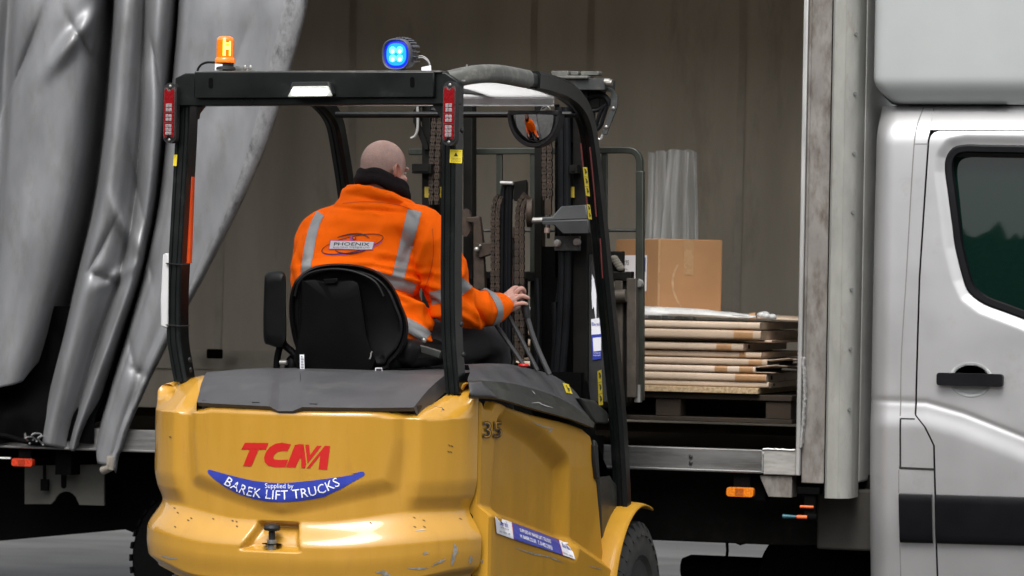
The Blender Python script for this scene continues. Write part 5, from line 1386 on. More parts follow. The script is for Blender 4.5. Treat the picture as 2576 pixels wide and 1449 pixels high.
# ---- mast
def vb(b, u0, u1, v0, v1, y, dep, lean=0):
    A = W(u0, v1, y=y); B_ = W(u1, v1, y=y); C2 = W(u1, v0, y=y); D2 = W(u0, v0, y=y)
    return b.ext([A, B_, C2, D2], (0, dep, 0))
mast = bpy.data.objects.new('mast', None); COL.objects.link(mast); mast.parent = fk; mast.location = V((0, 2.5, .3))-fk.location
def mp(name, mat, boxes, bevel=.003):
    b = MB()
    for q in boxes: vb(b, *q)
    return b.build(name, mat, mast, bevel=bevel)
mp('mast_channel', m_mast, [(1441, 1478, 225, 1700, 2.48, .12), (1462, 1508, 225, 272, 2.50, .10)])
mp('mast_channel', m_mast, [(1061, 1082, 262, 1700, 2.48, .12), (1061, 1108, 300, 1700, 2.56, .02)])
mp('inner_channel', m_mast, [(1165, 1188, 262, 1700, 2.60, .06)])
mp('inner_channel', m_mast, [(1344, 1362, 262, 1700, 2.60, .06)])
mp('inner_plate', m_dk, [(1395, 1450, 300, 360, 2.60, .03), (1355, 1470, 620, 1700, 2.62, .03), (1165, 1262, 700, 1700, 2.66, .03), (1395, 1405, 262, 700, 2.62, .02), (1428, 1446, 262, 700, 2.63, .02)])
# low cross members and black cowl between operator and mast
mp('cross_member', m_dk, [(1080, 1320, 700, 900, 2.58, .05)])
b = MB(); b.box(-.36, .36, 2.42, 2.46, .5, 1.30); b.build('dash_cowl', m_dk, fk)
b = MB(); b.ext([W(u, v, y=2.44) for u, v in ((1170, 880), (1470, 960), (1490, 1100), (1170, 1100))], (0, .05, 0)); b.build('mast_cowl', m_dk, fk)
# head plate with blocks on top
hp = mp('mast_head', m_stl, [(1380, 1525, 196, 226, 2.44, .14)], .006)
hp2 = MB(); vb(hp2, 1368, 1478, 190, 198, 2.42, .1); vb(hp2, 1386, 1430, 178, 190, 2.46, .06); vb(hp2, 1434, 1455, 179, 189, 2.48, .05); vb(hp2, 1460, 1506, 179, 189, 2.46, .06); hp2.build('head_block', m_gdust, hp, bevel=.004)
b = MB()
for u, v in ((1528, 205), (1533, 208)): p = W(u, v, y=2.43); b.cyl(p-V((.012, 0, 0)), p+V((.012, 0, 0)), .013, 10)
b.build('head_bolt', m_bolt, hp)
def z4(zx, zy): return (1274.6+zx*.2407, 161+zy*.2407)
# hose brackets hanging from both ends of the head
def bracket(mir):
    f = (lambda u: u) if not mir else (lambda u: 2*1278-u+ -2)
    b = MB(); pl = [(1045, 240), (1112, 262), (1160, 340), (1155, 450), (1042, 742), (1002, 738), (1000, 690), (1085, 470), (1088, 300), (1035, 262)]
    pts = [z4(*p) for p in pl]
    if mir: pts = [(2*1290-u+12, v+38) for u, v in pts]
    b.ext([W(u, v, y=2.46) for u, v in pts], (0, .012, 0)); o = b.build('hose_bracket', m_stl if not mir else m_mast, mast, bevel=.002)
    b = MB()
    for hs in (((860, 350), (930, 325), (1010, 335), (1060, 390), (1075, 440)), ((890, 490), (960, 480), (1020, 440), (1070, 420)), ((930, 660), (960, 560), (1000, 470), (1060, 420)), ((940, 690), (985, 640), (1010, 560), (1050, 440))):
        q = [z4(*p) for p in hs]
        if mir: q = [(2*1290-u+12, v+38) for u, v in q]
        b.tube(crv([W(u, v, y=2.50) for u, v in q], 6), .014 if hs[0][1] < 400 else .009, 8)
    b.build('bracket_hose', m_hose, o)
    for p in ((1115, 462), (1040, 658)):
        u, v = z4(*p)
        if not mir: MB().ell(W(u, v, y=2.458), .008, .006, .008, 12, 6).build('bracket_bolt', m_bolt, o)
    return o
bracket(False); ob = bracket(True)
b = MB(); b.tube(crv([W(u, v, y=2.44) for u, v in ((1050, 268), (1051, 300), (1050, 326), (1044, 342), (1034, 348))], 6), .006, 8); b.build('bracket_edge', M('pale_steel', (.36, .36, .35), .4, .3), ob)
b = MB(); b.tube(crv([W(u, v, y=2.44) for u, v in ((1498, 344), (1510, 351), (1516, 338))], 3), .005, 6); b.build('hook_steel', M('pale_steel', (.36, .36, .35), .4, .3), mast)
# chains
def chain(pix, y, wd, name='lift_chain', mat=None, pitch=.030):
    q = crv([W(u, v, y=y) for u, v in pix], 16); d = [0]
    for i in range(1, len(q)): d.append(d[-1]+(q[i]-q[i-1]).length)
    b = MB(); n = int(d[-1]/pitch*2)
    for k in range(n):
        t = d[-1]*(k+.5)/n; i = next((j for j in range(len(d)-1) if d[j+1] >= t), len(d)-2)
        p = q[i].lerp(q[i+1], (t-d[i])/(d[i+1]-d[i]+1e-9)); tg = (q[i+1]-q[i]).normalized(); a = V((1, 0, 0)) - tg*tg.x; a.normalize(); c_ = tg.cross(a)
        R = Matrix(((a.x, c_.x, tg.x), (a.y, c_.y, tg.y), (a.z, c_.z, tg.z)))
        if k % 2 == 0:
            for o in (-.40, -.2, .2, .40): b.obox(p+a*wd*o, wd*.11, .022, pitch*.86, R)
        else:
            for o in (-.50, -.30, -.1, .1, .30, .50): b.obox(p+a*wd*o, wd*.10, .020, pitch*.80, R)
            b.obox(p, wd*1.12, .008, .008, R)
    return b.build(name, mat or m_rust, mast, bevel=.0)
chain(((1100, 300), (1098, 345), (1094, 400), (1092, 512)), 2.46, .042)
chain(((1377, 362), (1377, 420), (1378, 500)), 2.50, .040)
chain(((1247, 900), (1247, 700), (1247, 560), (1250, 515), (1258, 494)), 2.40, .036)
chain(((1308, 900), (1308, 700), (1308, 560), (1312, 515), (1326, 493)), 2.40, .036)
b = MB(); p = W(1333, 535, y=2.42); b.lathe([(.0001, -.014), (.05, -.014), (.062, -.010), (.062, .010), (.05, .014), (.0001, .014)], p, (1, .25, 0), 32); b.v = [V((p.x+(q.x-p.x), q.y, q.z)) for q in b.v]; b.build('chain_wheel', m_rust, mast)
# chain anchors, rods and lift cylinder
b = MB()
for (u0, u1, v0, v1) in ((1370, 1386, 500, 540.5), (1374, 1382, 540, 560.5), (1376, 1380, 560, 600)): vb(b, u0, u1, v0, v1, 2.49, .02)
b.build('chain_anchor', m_rust, mast, bevel=.002)
b = MB(); p = W(1376, 580, y=2.47); b.lathe([(.0001, -.01), (.012, -.01), (.012, .012), (.0001, .012)], p, (0, 0, 1), 8); b.build('anchor_nut', M('nut_pink', (.55, .42, .38), .35, .5), mast)
b = MB(); b.cyl(W(1290, 1000, y=2.44), W(1290, 590, y=2.44), .0135, 20); b.build('lift_rod', m_rod, mast)
b = MB(); b.cyl(W(1290, 600, y=2.43), W(1290, 572, y=2.43), .019, 16); vb(b, 1264, 1324, 456, 500, 2.46, .03); b.build('rod_head', m_rust, mast, bevel=.003)
b = MB(); b.ext([W(u, v, y=2.40) for u, v in ((1293, 457), (1323, 452), (1325, 496), (1308, 508), (1292, 505))], (0, .02, 0)); b.build('hose_guide', m_mast, mast, bevel=.002)
b = MB(); b.cyl(W(1259, 460, y=2.39), W(1290, 461, y=2.39), .008, 12); b.build('guide_roller', M('pale_steel', (.36, .36, .35), .4, .3), mast)
for k, (u, r) in enumerate(((1264, .011), (1276, .011), (1284, .010))):
    b = MB(); b.tube(crv([W(u+a, v, y=2.41) for a, v in ((6, 464), (2, 480), (0, 520), (-1, 600), (-2, 720), (-1, 940))], 6), r, 10); b.build('mast_hose', m_hose, mast)
for k, (u, r) in enumerate(((1413, .017), (1427, .016))):
    b = MB(); b.tube(crv([W(u+a, v, y=2.45) for a, v in ((-4, 270), (-1, 320), (0, 400), (0, 560), (1, 700), (-4, 830), (-14, 960))], 6), r, 10); b.build('mast_hose', m_hose, mast)
for u, v0, v1 in ((1412, 560, 760), (1395, 760, 980), (1352, 700, 1000)):
    b = MB(); b.tube(crv([W(u+a, lerp(v0, v1, t), y=2.47) for a, t in ((0, 0), (2, .4), (-3, .8), (-8, 1))], 6), .013, 8); b.build('mast_hose', m_hose, mast)
# roller arm left of the rod
b = MB(); p = W(1173, 560, y=2.50); b.lathe([(.0001, -.015), (.055, -.015), (.06, -.008), (.06, .012), (.0001, .015)], p, (0, -1, 0), 28); b.v = [V((p.x+(q.x-p.x)*.45, q.y, q.z)) for q in b.v]
b.build('side_roller', m_rust, mast)
b = MB(); b.ext([W(u, v, y=2.46) for u, v in ((1173, 547), (1206, 544), (1212, 590), (1216, 640), (1220, 730), (1190, 730), (1190, 560), (1173, 558))], (0, .03, 0)); b.ext([W(u, v, y=2.45) for u, v in ((1196, 612), (1236, 610), (1236, 640), (1205, 650))], (0, .03, 0)); b.build('roller_arm', m_rust, mast, bevel=.004)
b = MB(); b.ell(W(1199, 628, y=2.44), .012, .01, .012, 10, 6); b.ell(W(1208, 618, y=2.44), .006, .006, .006, 10, 6); b.build('arm_bolt', m_bolt, mast)
# tilt cylinder bracket and the bolted plate
b = MB(); b.ext([W(u, v, y=2.36) for u, v in ((1362, 546), (1388, 545), (1411, 519), (1476, 515), (1480, 552), (1362, 556))], (0, .05, 0)); b.build('tilt_bracket', M('bracket_light', (.065, .069, .072), .5, .2, var=.2), mast, bevel=.006)
b = MB(); b.ext([W(u, v, y=2.35) for u, v in ((1362, 555), (1480, 551), (1484, 587), (1413, 588), (1392, 566), (1362, 565))], (0, .05, 0)); b.build('tilt_bracket', M('bracket_dark', (.030, .032, .034), .5, .2, var=.2), mast, bevel=.006)
b = MB(); b.cyl(W(1343, 555, y=2.37), W(1366, 554, y=2.37), .013, 12); b.ell(W(1343, 555, y=2.37), .010, .012, .014, 10, 6); b.build('bracket_pin', m_bolt, mast)
b = MB(); vb(b, 1394, 1458, 594, 631, 2.42, .02); pl_o = b.build('bolt_plate', m_stl, mast, bevel=.003)
for u, v in ((1402, 612), (1451, 609)):
    p = W(u, v, y=2.41); b = MB(); b.lathe([(.0001, -.012), (.012, -.011), (.012, -.003), (.016, -.002), (.016, .012)], p, (0, 1, 0), 6 if 0 else 12); b.build('plate_bolt', m_bolt, pl_o)
for (u0, u1, v0, v1) in ((1068, 1110, 470, 497), (1405, 1445, 470, 497)):
    o = flatq(((u0, v0), (u1, v0), (u1, v1), (u0, v1)), 2.478 if u0 < 1200 else 2.47, M('dim_yellow', (.34, .25, .02), .5), 'warning_label', mast);  # dimmer yellow than the labels on the guard
    b = MB(); uu = u0+(u1-u0)*.66; b.ext([W(uu+a, v0+c_, y=2.467 if u0 > 1200 else 2.475) for a, c_ in ((-8, 6), (-2, 4), (4, 8), (1, 12), (4, 24), (0, 24), (-3, 14), (-8, 14))], (0, .0004, 0)); b.build('label_symbol', m_ink, o, smooth=False)
for (u0, u1, v0, v1) in ((1432, 1452, 415, 436), (1036, 1084, 412, 436)):
    b = MB(); b.ext([W(u, v, y=2.42) for u, v in ((u0, v0), (u1, v0), (u1, v1), (u0, v1))], (0, .05, 0)); b.ext([W(u, v, y=2.415) for u, v in ((u0+4, v0+5), (u1-6, v0+5), (u1-6, v1-5), (u0+4, v1-5))], (0, .002, 0)); b.build('mast_stop', m_mast, mast, bevel=.003)
# mast side plate with stickers
b = MB(); b.ext([W(u, v, y=2.50) for u, v in ((1478, 640), (1512, 640), (1535, 1010), (1478, 1010))], (0, .05, 0)); msp = b.build('mast_plate', M('dull_plate', (.028, .03, .03), .4, var=.3), mast)
st = flatq(((1487, 803), (1512, 799), (1512, 840), (1488, 842)), 2.495, m_wht, 'supplier_sticker', msp)
flatq(((1488, 842), (1512, 840), (1512, 902), (1491, 906)), 2.495, m_blu, 'sticker_panel', st)
flatq(((1491, 850), (1512, 848), (1512, 882), (1493, 884)), 2.494, m_wht, 'sticker_panel', st)
flat_text('Barek', 1500, 815, 22, 9, 2.494, m_blu, st); flat_text('SUPPLIED BY', 1502, 888, 18, 3, 2.4935, m_txt, st); flat_text('BAREK LIFT', 1502, 894, 18, 3, 2.4935, m_txt, st)
b = MB(); b.ext([W(u, v, y=2.49) for u, v in ((1489, 690), (1494, 700), (1500, 740), (1500, 820), (1494, 770), (1490, 778), (1488, 740))], (0, .002, 0)); b.build('white_mark', m_wht, msp, smooth=False)
ylabel([(1503, 934), (1513, 930), (1517, 1018), (1506, 1020)], .47, msp, 3)
# ---- carriage, load backrest and forks
car = bpy.data.objects.new('load_backrest', None); COL.objects.link(car); car.parent = fk; car.location = V((0, 2.75, 1.1))-fk.location
YK = 2.76
b = MB(); bar = [(-.024, -.018), (.024, -.018), (.024, .018), (-.024, .018)]
q = [W(u, v, y=YK) for u, v in ((1030, 382), (1200, 381), (1440, 379), (1560, 378))]
cor = crv([W(u, v, y=YK) for u, v in ((1560, 378), (1588, 379), (1602, 387), (1609, 402), (1610, 420))], 5)
pth = q[:-1]+cor+[W(1608, 700, y=YK), W(1606, 1008, y=YK)]
b.sweep(pth, [(-.014, -.014), (.014, -.014), (.014, .014), (-.014, .014)], up=(0, 1, 0)); 
b.build('backrest_frame', m_olive, car, bevel=.004)
b = MB(); vb(b, 1599, 1618, 430, 1008, YK-.03, .03); b.build('backrest_post', m_olive, car, bevel=.004)
for (u0, u1, v0, v1) in ((1248, 1262, 384, 1000), (1333, 1345, 384, 1000), (1512, 1526, 384, 1000), (1070, 1084, 384, 1000)):
    b = MB(); vb(b, u0, u1, v0, v1, YK-.008, .02); b.build('backrest_bar', m_olive, car, bevel=.002)
b = MB(); b.cyl(W(1060, 580, y=YK), W(1604, 580, y=YK), .007, 10); b.build('backrest_rod', m_stl, car)
b = MB(); vb(b, 1180, 1588, 683, 708, 2.70, .05); vb(b, 1530, 1566, 632, 690, 2.72, .04); b.build('carriage_bar', m_mast, car, bevel=.004)
b = MB(); vb(b, 1576, 1600, 700, 1000, 2.69, .045); vb(b, 1545, 1566, 700, 980, 2.70, .04); b.build('carriage_plate', M('worn_steel', (.075, .062, .05), .6, .3, var=.4, vscale=8, dirt=(.03, .024, .02), dirt_amt=.5), car, bevel=.003)
b = MB(); b.cyl(W(1545, 746, y=2.68), W(1576, 744, y=2.68), .028, 18); b.build('shift_cylinder', MATS['worn_steel'], car); 
b = MB(); b.cyl(W(1536, 746, y=2.68), W(1550, 746, y=2.68), .018, 16); b.build('shift_rod', m_rod, car)
b = MB()
for u, v in ((1608, 713),): p = W(u, v, y=YK-.034); b.lathe([(.0001, -.012), (.016, -.011), (.016, .0), (.02, .001), (.02, .012)], p, (0, 1, 0), 8)
vb(b, 1596, 1610, 968, 1012, YK-.045, .03); b.build('backrest_bolt', M('dull_bolt', (.25, .25, .24), .45, .6, var=.3), car)
b = MB(); vb(b, 1566, 1580, 690, 1010, 2.715, .06); b.build('carriage_side', m_mast, car)
for x in (-.32, .22):
    b = MB(); b.box(x-.06, x+.06, 2.72, 2.765, pz1-.072, 1.55); b.box(x-.06, x+.06, 2.765, 3.9, pz1-.072, pz1-.034); b.build('fork', m_mast, car, bevel=.004)
b = MB(); 
for k in range(5): b.ell(W(1545+4*k, 650+k*6, y=2.70), .02, .01, .014, 10, 6)
b.build('rag', M('dirty_rag', (.12, .11, .09), .8), car)
# ---- seat
seat = bpy.data.objects.new('seat', None); COL.objects.link(seat); seat.parent = fk; seat.location = V((0, .85, 1.33))-fk.location
SB = [(728, 800), (728, 760), (733, 728), (745, 703), (765, 683), (795, 669), (835, 663), (880, 664), (920, 671), (955, 686), (982, 710), (1000, 740), (1012, 770), (1024, 800), (1028, 830), (1022, 862), (1008, 890), (985, 915), (960, 935), (800, 938), (770, 925), (750, 890), (736, 850)]
def pillow(pix, y0, rings, name, mat, par, n=5, ang=60):
    q = crv([V((u, v, 0)) for u, v in pix], n, True); cen = sum(q, V((0, 0, 0)))/len(q); k = len(q); b = MB(); vs = []
    for (sc_, dy) in rings:
        vs += [(lambda p: W(p.x, p.y, y=y0+dy))(cen+(p-cen)*sc_) for p in q]
    b.add(vs, [(i*k+m, i*k+(m+1) % k, (i+1)*k+(m+1) % k, (i+1)*k+m) for i in range(len(rings)-1) for m in range(k)]+[tuple(range(k)), tuple((len(rings)-1)*k+m for m in range(k))])
    return b.build(name, mat, par, ang=ang)
pillow(SB, .66, [(.80, .020), (.86, .006), (.90, .010), (.915, .020), (.935, .004), (.965, -.004), (.99, .012), (1.0, .04), (.985, .085), (.93, .11), (.6, .115)], 'backrest', m_seat, seat)
SP_ = [(757, 712), (764, 704), (790, 702), (815, 707), (850, 707), (880, 704), (896, 707), (905, 718), (912, 760), (925, 850), (938, 936), (752, 936), (754, 820)]
pillow(SP_, .665, [(.2, -.034), (.90, -.034), (.955, -.030), (.975, -.02), (1.0, .02)], 'back_panel', m_seatp, seat, n=3, ang=40)
b = MB(); b.ext([W(u, v, y=.632) for u, v in ((815, 702), (850, 700), (853, 707), (846, 713), (820, 714))], (0, -.012, 0)); b.build('panel_latch', m_seatp, seat, bevel=.003)
b = MB(); pr_ = crv([W(u, v, y=.655) for u, v in ((742, 745), (752, 712), (775, 690), (815, 679), (860, 678), (905, 688), (945, 710), (965, 745))], 6); b.tube(pr_, .006, 8); b.build('back_ridge', m_seat, seat)
pillow([(665, 705), (668, 690), (680, 683), (705, 682), (716, 688), (720, 705), (719, 760), (721, 840), (716, 868), (700, 874), (678, 868), (664, 858), (662, 800)], .66, [(.7, .0), (.92, .0), (.985, .012), (1.0, .03), (1.0, .11), (.97, .135), (.7, .14)], 'armrest', m_seat, seat, n=4)
b = MB(); b.tube(crv([W(u, v, y=.72) for u, v in ((705, 845), (716, 868), (735, 885), (752, 905), (758, 915))], 5), .014, 10); b.tube(crv([W(u, v, y=.73) for u, v in ((712, 850), (702, 880), (697, 905), (696, 935))], 5), .013, 10); b.ell(W(735, 925, y=.74), .03, .03, .05, 16, 10); b.build('armrest_bracket', m_seatp, seat)
b = MB(); b.cyl(W(705, 912, y=.70), W(722, 912, y=.70), .010, 12); b.build('bracket_pin', m_bolt, seat)
sl = flatq(((754, 892), (765, 892), (766, 932), (755, 932)), .60, m_wht, 'seat_label', seat)
b = MB()
for k in range(9): vb(b, 757, 757+random.choice((4, 6, 7)), 896+k*4, 897.4+k*4, .5985, .0004)
b.build('label_print', m_ink, sl)
sl2 = flatq(((944, 925), (961, 925), (962, 936), (944, 936)), .60, m_wht, 'seat_label', seat)
b = MB(); vb(b, 946, 960, 927, 935, .5985, .0003); b.build('label_print', MATS['number_grey'], sl2)
b = MB(); b.tube([W(u, v, y=.62) for u, v in ((930, 903), (933, 896), (934, 888), (936, 884))], .003, 6); b.build('seat_lever', m_bolt, seat)
b = MB(); b.ell(W(985, 920, y=.74), .045, .05, .05, 18, 10); b.build('recliner_cover', m_seatp, seat)
pillow([(948, 868), (975, 882), (990, 905), (985, 925), (965, 915), (950, 890)], .70, [(.5, 0), (.9, .002), (1, .012), (1, .05)], 'side_bolster', m_cov, seat)
b = MB(); b.sweep(crv([W(u, v, y=.80) for u, v in ((1012, 935), (1014, 905), (1024, 880), (1036, 873), (1075, 882), (1108, 892))], 6), rrect(.018, .03, .005)); b.build('armrest_frame', m_cov2, seat)
b = MB(); p = W(1023, 912, y=.785); b.ell(p, .008, .006, .010, 12, 8); b.build('frame_bolt', m_bolt, seat)
p2_ = W(1066, 857, y=.85); MB().ell(p2_, .010, .008, .012, 12, 8).build('frame_bolt', m_bolt, seat)
b = MB(); b.box(-.24, .22, .72, 1.20, 1.34, 1.45); b.build('seat_cushion', m_seat, seat, bevel=.04, seg=4)
b = MB(); b.box(-.22, .20, .70, 1.15, 1.325, 1.34); b.build('seat_base', m_seatp, seat)
# ---- control levers
YL = 1.36
for pix, r, kn in (([(1240, 806), (1262, 838), (1290, 878), (1319, 921)], .0085, 0), ([(1275, 786), (1300, 832), (1325, 880), (1352, 932)], .0085, 0), ([(1327, 800), (1338, 838), (1356, 885), (1382, 942)], .0105, 1)):
    b = MB(); b.tube(crv([W(u, v, y=YL) for u, v in pix], 6), r, 10); lv = b.build('control_lever', M('lever_grey', (.06, .06, .062), .4, .2), fk)
    if kn:
        b = MB(); b.tube([W(u, v, y=YL) for u, v in ((1318, 760), (1322, 778), (1326, 800))], .017, 14, scale=[.9, 1, .85]); b.build('lever_knob', m_rubber, lv)
        b = MB(); b.ext([W(u, v, y=YL+.02) for u, v in ((1326, 772), (1334, 773), (1331, 795), (1332, 812), (1326, 800))], (0, .002, 0)); b.build('lever_tag', m_wht, lv)
b = MB(); b.ell(W(1317, 919, y=1.1), .022, .02, .008, 16, 8); b.build('stop_button', m_red, fk)
# steering column and wheel in front of the operator
b = MB(); b.cyl((-.02, 1.75, 1.0), (-.02, 1.42, 1.55), .035, 16); b.build('steering_column', m_dk, fk)
b = MB(); cst = V((-.02, 1.40, 1.57)); axs = V((0, -.6, .8)).normalized(); u1 = V((1, 0, 0)); u2 = axs.cross(u1)
b.tube([cst+u1*.16*math.cos(2*PI*k/32)+u2*.16*math.sin(2*PI*k/32) for k in range(32)], .012, 8, closed=True)
for a in (0, 2.1, 4.2): b.cyl(cst-axs*.03, cst+(u1*math.cos(a)+u2*math.sin(a))*.16, .01, 8)
b.build('steering_wheel', m_rubber, fk)
# ================================================================== OPERATOR
m_org = M('hi_vis_orange', (1.0, .138, .002), .75, 0, var=.04, vscale=7, bump=.22, bscale=160, spec=.08, dirt=(.80, .115, .004), dirt_amt=.25, dscale=9)
m_tapeg = M('reflective_tape', (.27, .275, .28), .42, 0, var=.08, vscale=14, bump=.25, bscale=260, dirt=(.22, .215, .21), dirt_amt=.35, dscale=12)
m_fleece = M('black_fleece', (.012, .009, .010), .95, 0, var=.3, vscale=40, bump=.9, bscale=220, spec=.15)
m_trous = M('grey_trousers', (.032, .029, .032), .85, 0, var=.2, vscale=12, bump=.4, bscale=120)
m_boot = M('work_boot', (.02, .018, .016), .6)
def skin_mat():
    m = M('skin', (.60, .375, .315), .48, 0, var=.10, vscale=22, bump=.18, bscale=260, sss=.12, spec=.4)
    n = m.node_tree.nodes; L = m.node_tree.links; b = n['Principled BSDF']
    at = n.new('ShaderNodeAttribute'); at.attribute_name = 'stubble'
    src = b.inputs['Base Color'].links[0].from_socket
    nz = n.new('ShaderNodeTexNoise'); nz.inputs['Scale'].default_value = 330; tc = n.new('ShaderNodeTexCoord'); L.new(tc.outputs['Object'], nz.inputs[0])
    mu = n.new('ShaderNodeMath'); mu.operation = 'MULTIPLY_ADD'; mu.inputs[1].default_value = 2.4; mu.inputs[2].default_value = -.2; L.new(nz.outputs[0], mu.inputs[0])
    m2 = n.new('ShaderNodeMath'); m2.operation = 'MULTIPLY'; L.new(mu.outputs[0], m2.inputs[0]); L.new(at.outputs['Fac'], m2.inputs[1])
    mx = n.new('ShaderNodeMix'); mx.data_type = 'RGBA'; mx.inputs[7].default_value = (.16, .135, .13, 1)
    a2 = n.new('ShaderNodeAttribute'); a2.attribute_name = 'blush'
    m3 = n.new('ShaderNodeMix'); m3.data_type = 'RGBA'; m3.inputs[7].default_value = (.47, .17, .115, 1)
    L.new(src, m3.inputs[6]); L.new(a2.outputs['Fac'], m3.inputs[0])
    L.new(m3.outputs[2], mx.inputs[6]); L.new(m2.outputs[0], mx.inputs[0]); L.new(mx.outputs[2], b.inputs['Base Color'])
    return m
m_skin = skin_mat()
per = thing('person', (-.02, .95, 1.45), 'shaven-headed person in an orange hi-vis jacket sitting in the forklift seat, hand on a lever', 'person')

def capsule(b, pts, rs, n=12, sub=4):
    P_ = crv([V(p) for p in pts], sub); k = len(P_); R_ = []
    for i in range(k):
        t = i/sub; j = min(int(t), len(rs)-2); R_.append(lerp(rs[j], rs[j+1], t-j))
    b.sweep(P_, [(math.cos(2*PI*i/n), math.sin(2*PI*i/n)) for i in range(n)], scale=R_)
    b.ell(P_[0], R_[0], R_[0], R_[0], n, 8); b.ell(P_[-1], R_[-1], R_[-1], R_[-1], n, 8)
def fuse(b, voxel, smooth=4, fac=.5):
    me = bpy.data.meshes.new('tmp'); me.from_pydata([tuple(q) for q in b.v], [], b.f)
    bm = bmesh.new(); bm.from_mesh(me); bmesh.ops.recalc_face_normals(bm, faces=bm.faces); bm.to_mesh(me); bm.free()
    o = bpy.data.objects.new('tmp', me); COL.objects.link(o)
    r = o.modifiers.new('r', 'REMESH'); r.mode = 'VOXEL'; r.voxel_size = voxel
    if smooth:
        s = o.modifiers.new('s', 'SMOOTH'); s.factor = fac; s.iterations = smooth
    dg = bpy.context.evaluated_depsgraph_get(); ev = o.evaluated_get(dg); m2 = ev.to_mesh()
    vs = [v.co.copy() for v in m2.vertices]; fs = [tuple(p.vertices) for p in m2.polygons]; ns = [v.normal.copy() for v in m2.vertices]
    ev.to_mesh_clear(); bpy.data.objects.remove(o); bpy.data.meshes.remove(me)
    return vs, fs, ns
def proj(p):
    d = p-CP; a = d.dot(RD); b_ = d.z; dep = d.dot(VD)
    return 1288+F*(a*cr_+b_*sr_)/dep, 724.5-F*(-a*sr_+b_*cr_)/dep

# ---- head frame
HC = W(966, 424, y=1.02)
hyaw = math.radians(44)
HF = (RD*math.sin(hyaw)+VD*math.cos(hyaw)).normalized(); pit = math.radians(8)
HF = (HF*math.cos(pit)-V((0, 0, 1))*math.sin(pit)).normalized()
HS = HF.cross(V((0, 0, 1))).normalized(); HU = HS.cross(HF).normalized()
HM = Matrix(((HS.x, HF.x, HU.x), (HS.y, HF.y, HU.y), (HS.z, HF.z, HU.z)))
def hp_(s, f, u): return HC+HS*s+HF*f+HU*u
body = MB()
body.ell(hp_(0, -.008, .020), .0765, .096, .088, 28, 18, HM)            # cranium
body.ell(hp_(0, -.030, .004), .070, .070, .075, 24, 14, HM)             # occiput
body.ell(hp_(0, .030, -.045), .060, .062, .070, 24, 14, HM)             # face
body.ell(hp_(0, .048, -.085), .044, .045, .036, 20, 12, HM)             # chin
for s in (-1, 1):
    body.ell(hp_(s*.038, .020, -.065), .028, .050, .045, 16, 10, HM)    # jaw
    body.ell(hp_(s*.040, .062, -.030), .024, .022, .018, 14, 8, HM)     # cheekbone
    body.ell(hp_(s*.030, .078, .012), .026, .014, .010, 14, 8, HM)      # brow
    # ear: rim, bowl and lobe
    ec = hp_(s*.0800, -.010, -.018)
    rim = [ec+HS*s*(.008+.010*max(0, -math.cos(a)))+HF*(-.004+.0185*math.cos(a)-.004*math.sin(a))+HU*.032*math.sin(a) for a in [math.radians(q) for q in range(-60, 235, 20)]]
    body.tube(rim, .0052, 8)
    body.ell(ec+HS*s*.001+HF*-.002, .006, .015, .026, 12, 8, HM)
    body.ell(ec+HS*s*.004+HF*.004-HU*.030, .005, .008, .009, 10, 8, HM)
body.sweep([hp_(0, .082, .012), hp_(0, .096, -.012), hp_(0, .108, -.032), hp_(0, .098, -.042)], [(.011*math.cos(2*PI*i/10), .011*math.sin(2*PI*i/10)) for i in range(10)], scale=[.7, .9, 1.15, .9])
body.ell(hp_(0, .090, -.064), .020, .008, .005, 12, 8, HM); body.ell(hp_(0, .088, -.072), .018, .009, .005, 12, 8, HM)
NB = W(950, 520, y=.99)
capsule(body, [hp_(0, -.022, -.05), hp_(0, -.02, -.11), NB, NB-V((0, 0, .1))], [.060, .058, .066, .08], 16)
# torso, arms and legs under the clothes
SH_L = W(790, 612, y=.97); EL_L = W(790, 780, y=1.05); WR_L = V((-.10, 1.36, 1.60))
SH_R = W(1076, 612, y=.97); EL_R = W(1130, 768, y=1.06); WR_R = W(1262, 768, y=1.31)
capsule(body, [W(940, 560, y=.98), W(925, 680, y=.95), W(940, 800, y=.95), W(950, 900, y=.97)], [.10, .11, .105, .11], 16)
capsule(body, [SH_L, W(935, 585, y=.98), SH_R], [.05, .07, .05], 12)
capsule(body, [SH_L, EL_L, WR_L], [.045, .038, .028]); capsule(body, [SH_R, EL_R, W(1200, 775, y=1.19), WR_R], [.045, .038, .036, .026])
HIP_R = W(1010, 900, y=.98); KN_R = V((.24, 1.50, 1.44)); FT_R = V((.24, 1.70, 1.10))
HIP_L = W(900, 900, y=.98); KN_L = V((-.26, 1.50, 1.44)); FT_L = V((-.24, 1.70, 1.10))
for h, k, f in ((HIP_R, KN_R, FT_R), (HIP_L, KN_L, FT_L)): capsule(body, [h, k, f], [.075, .05, .035])
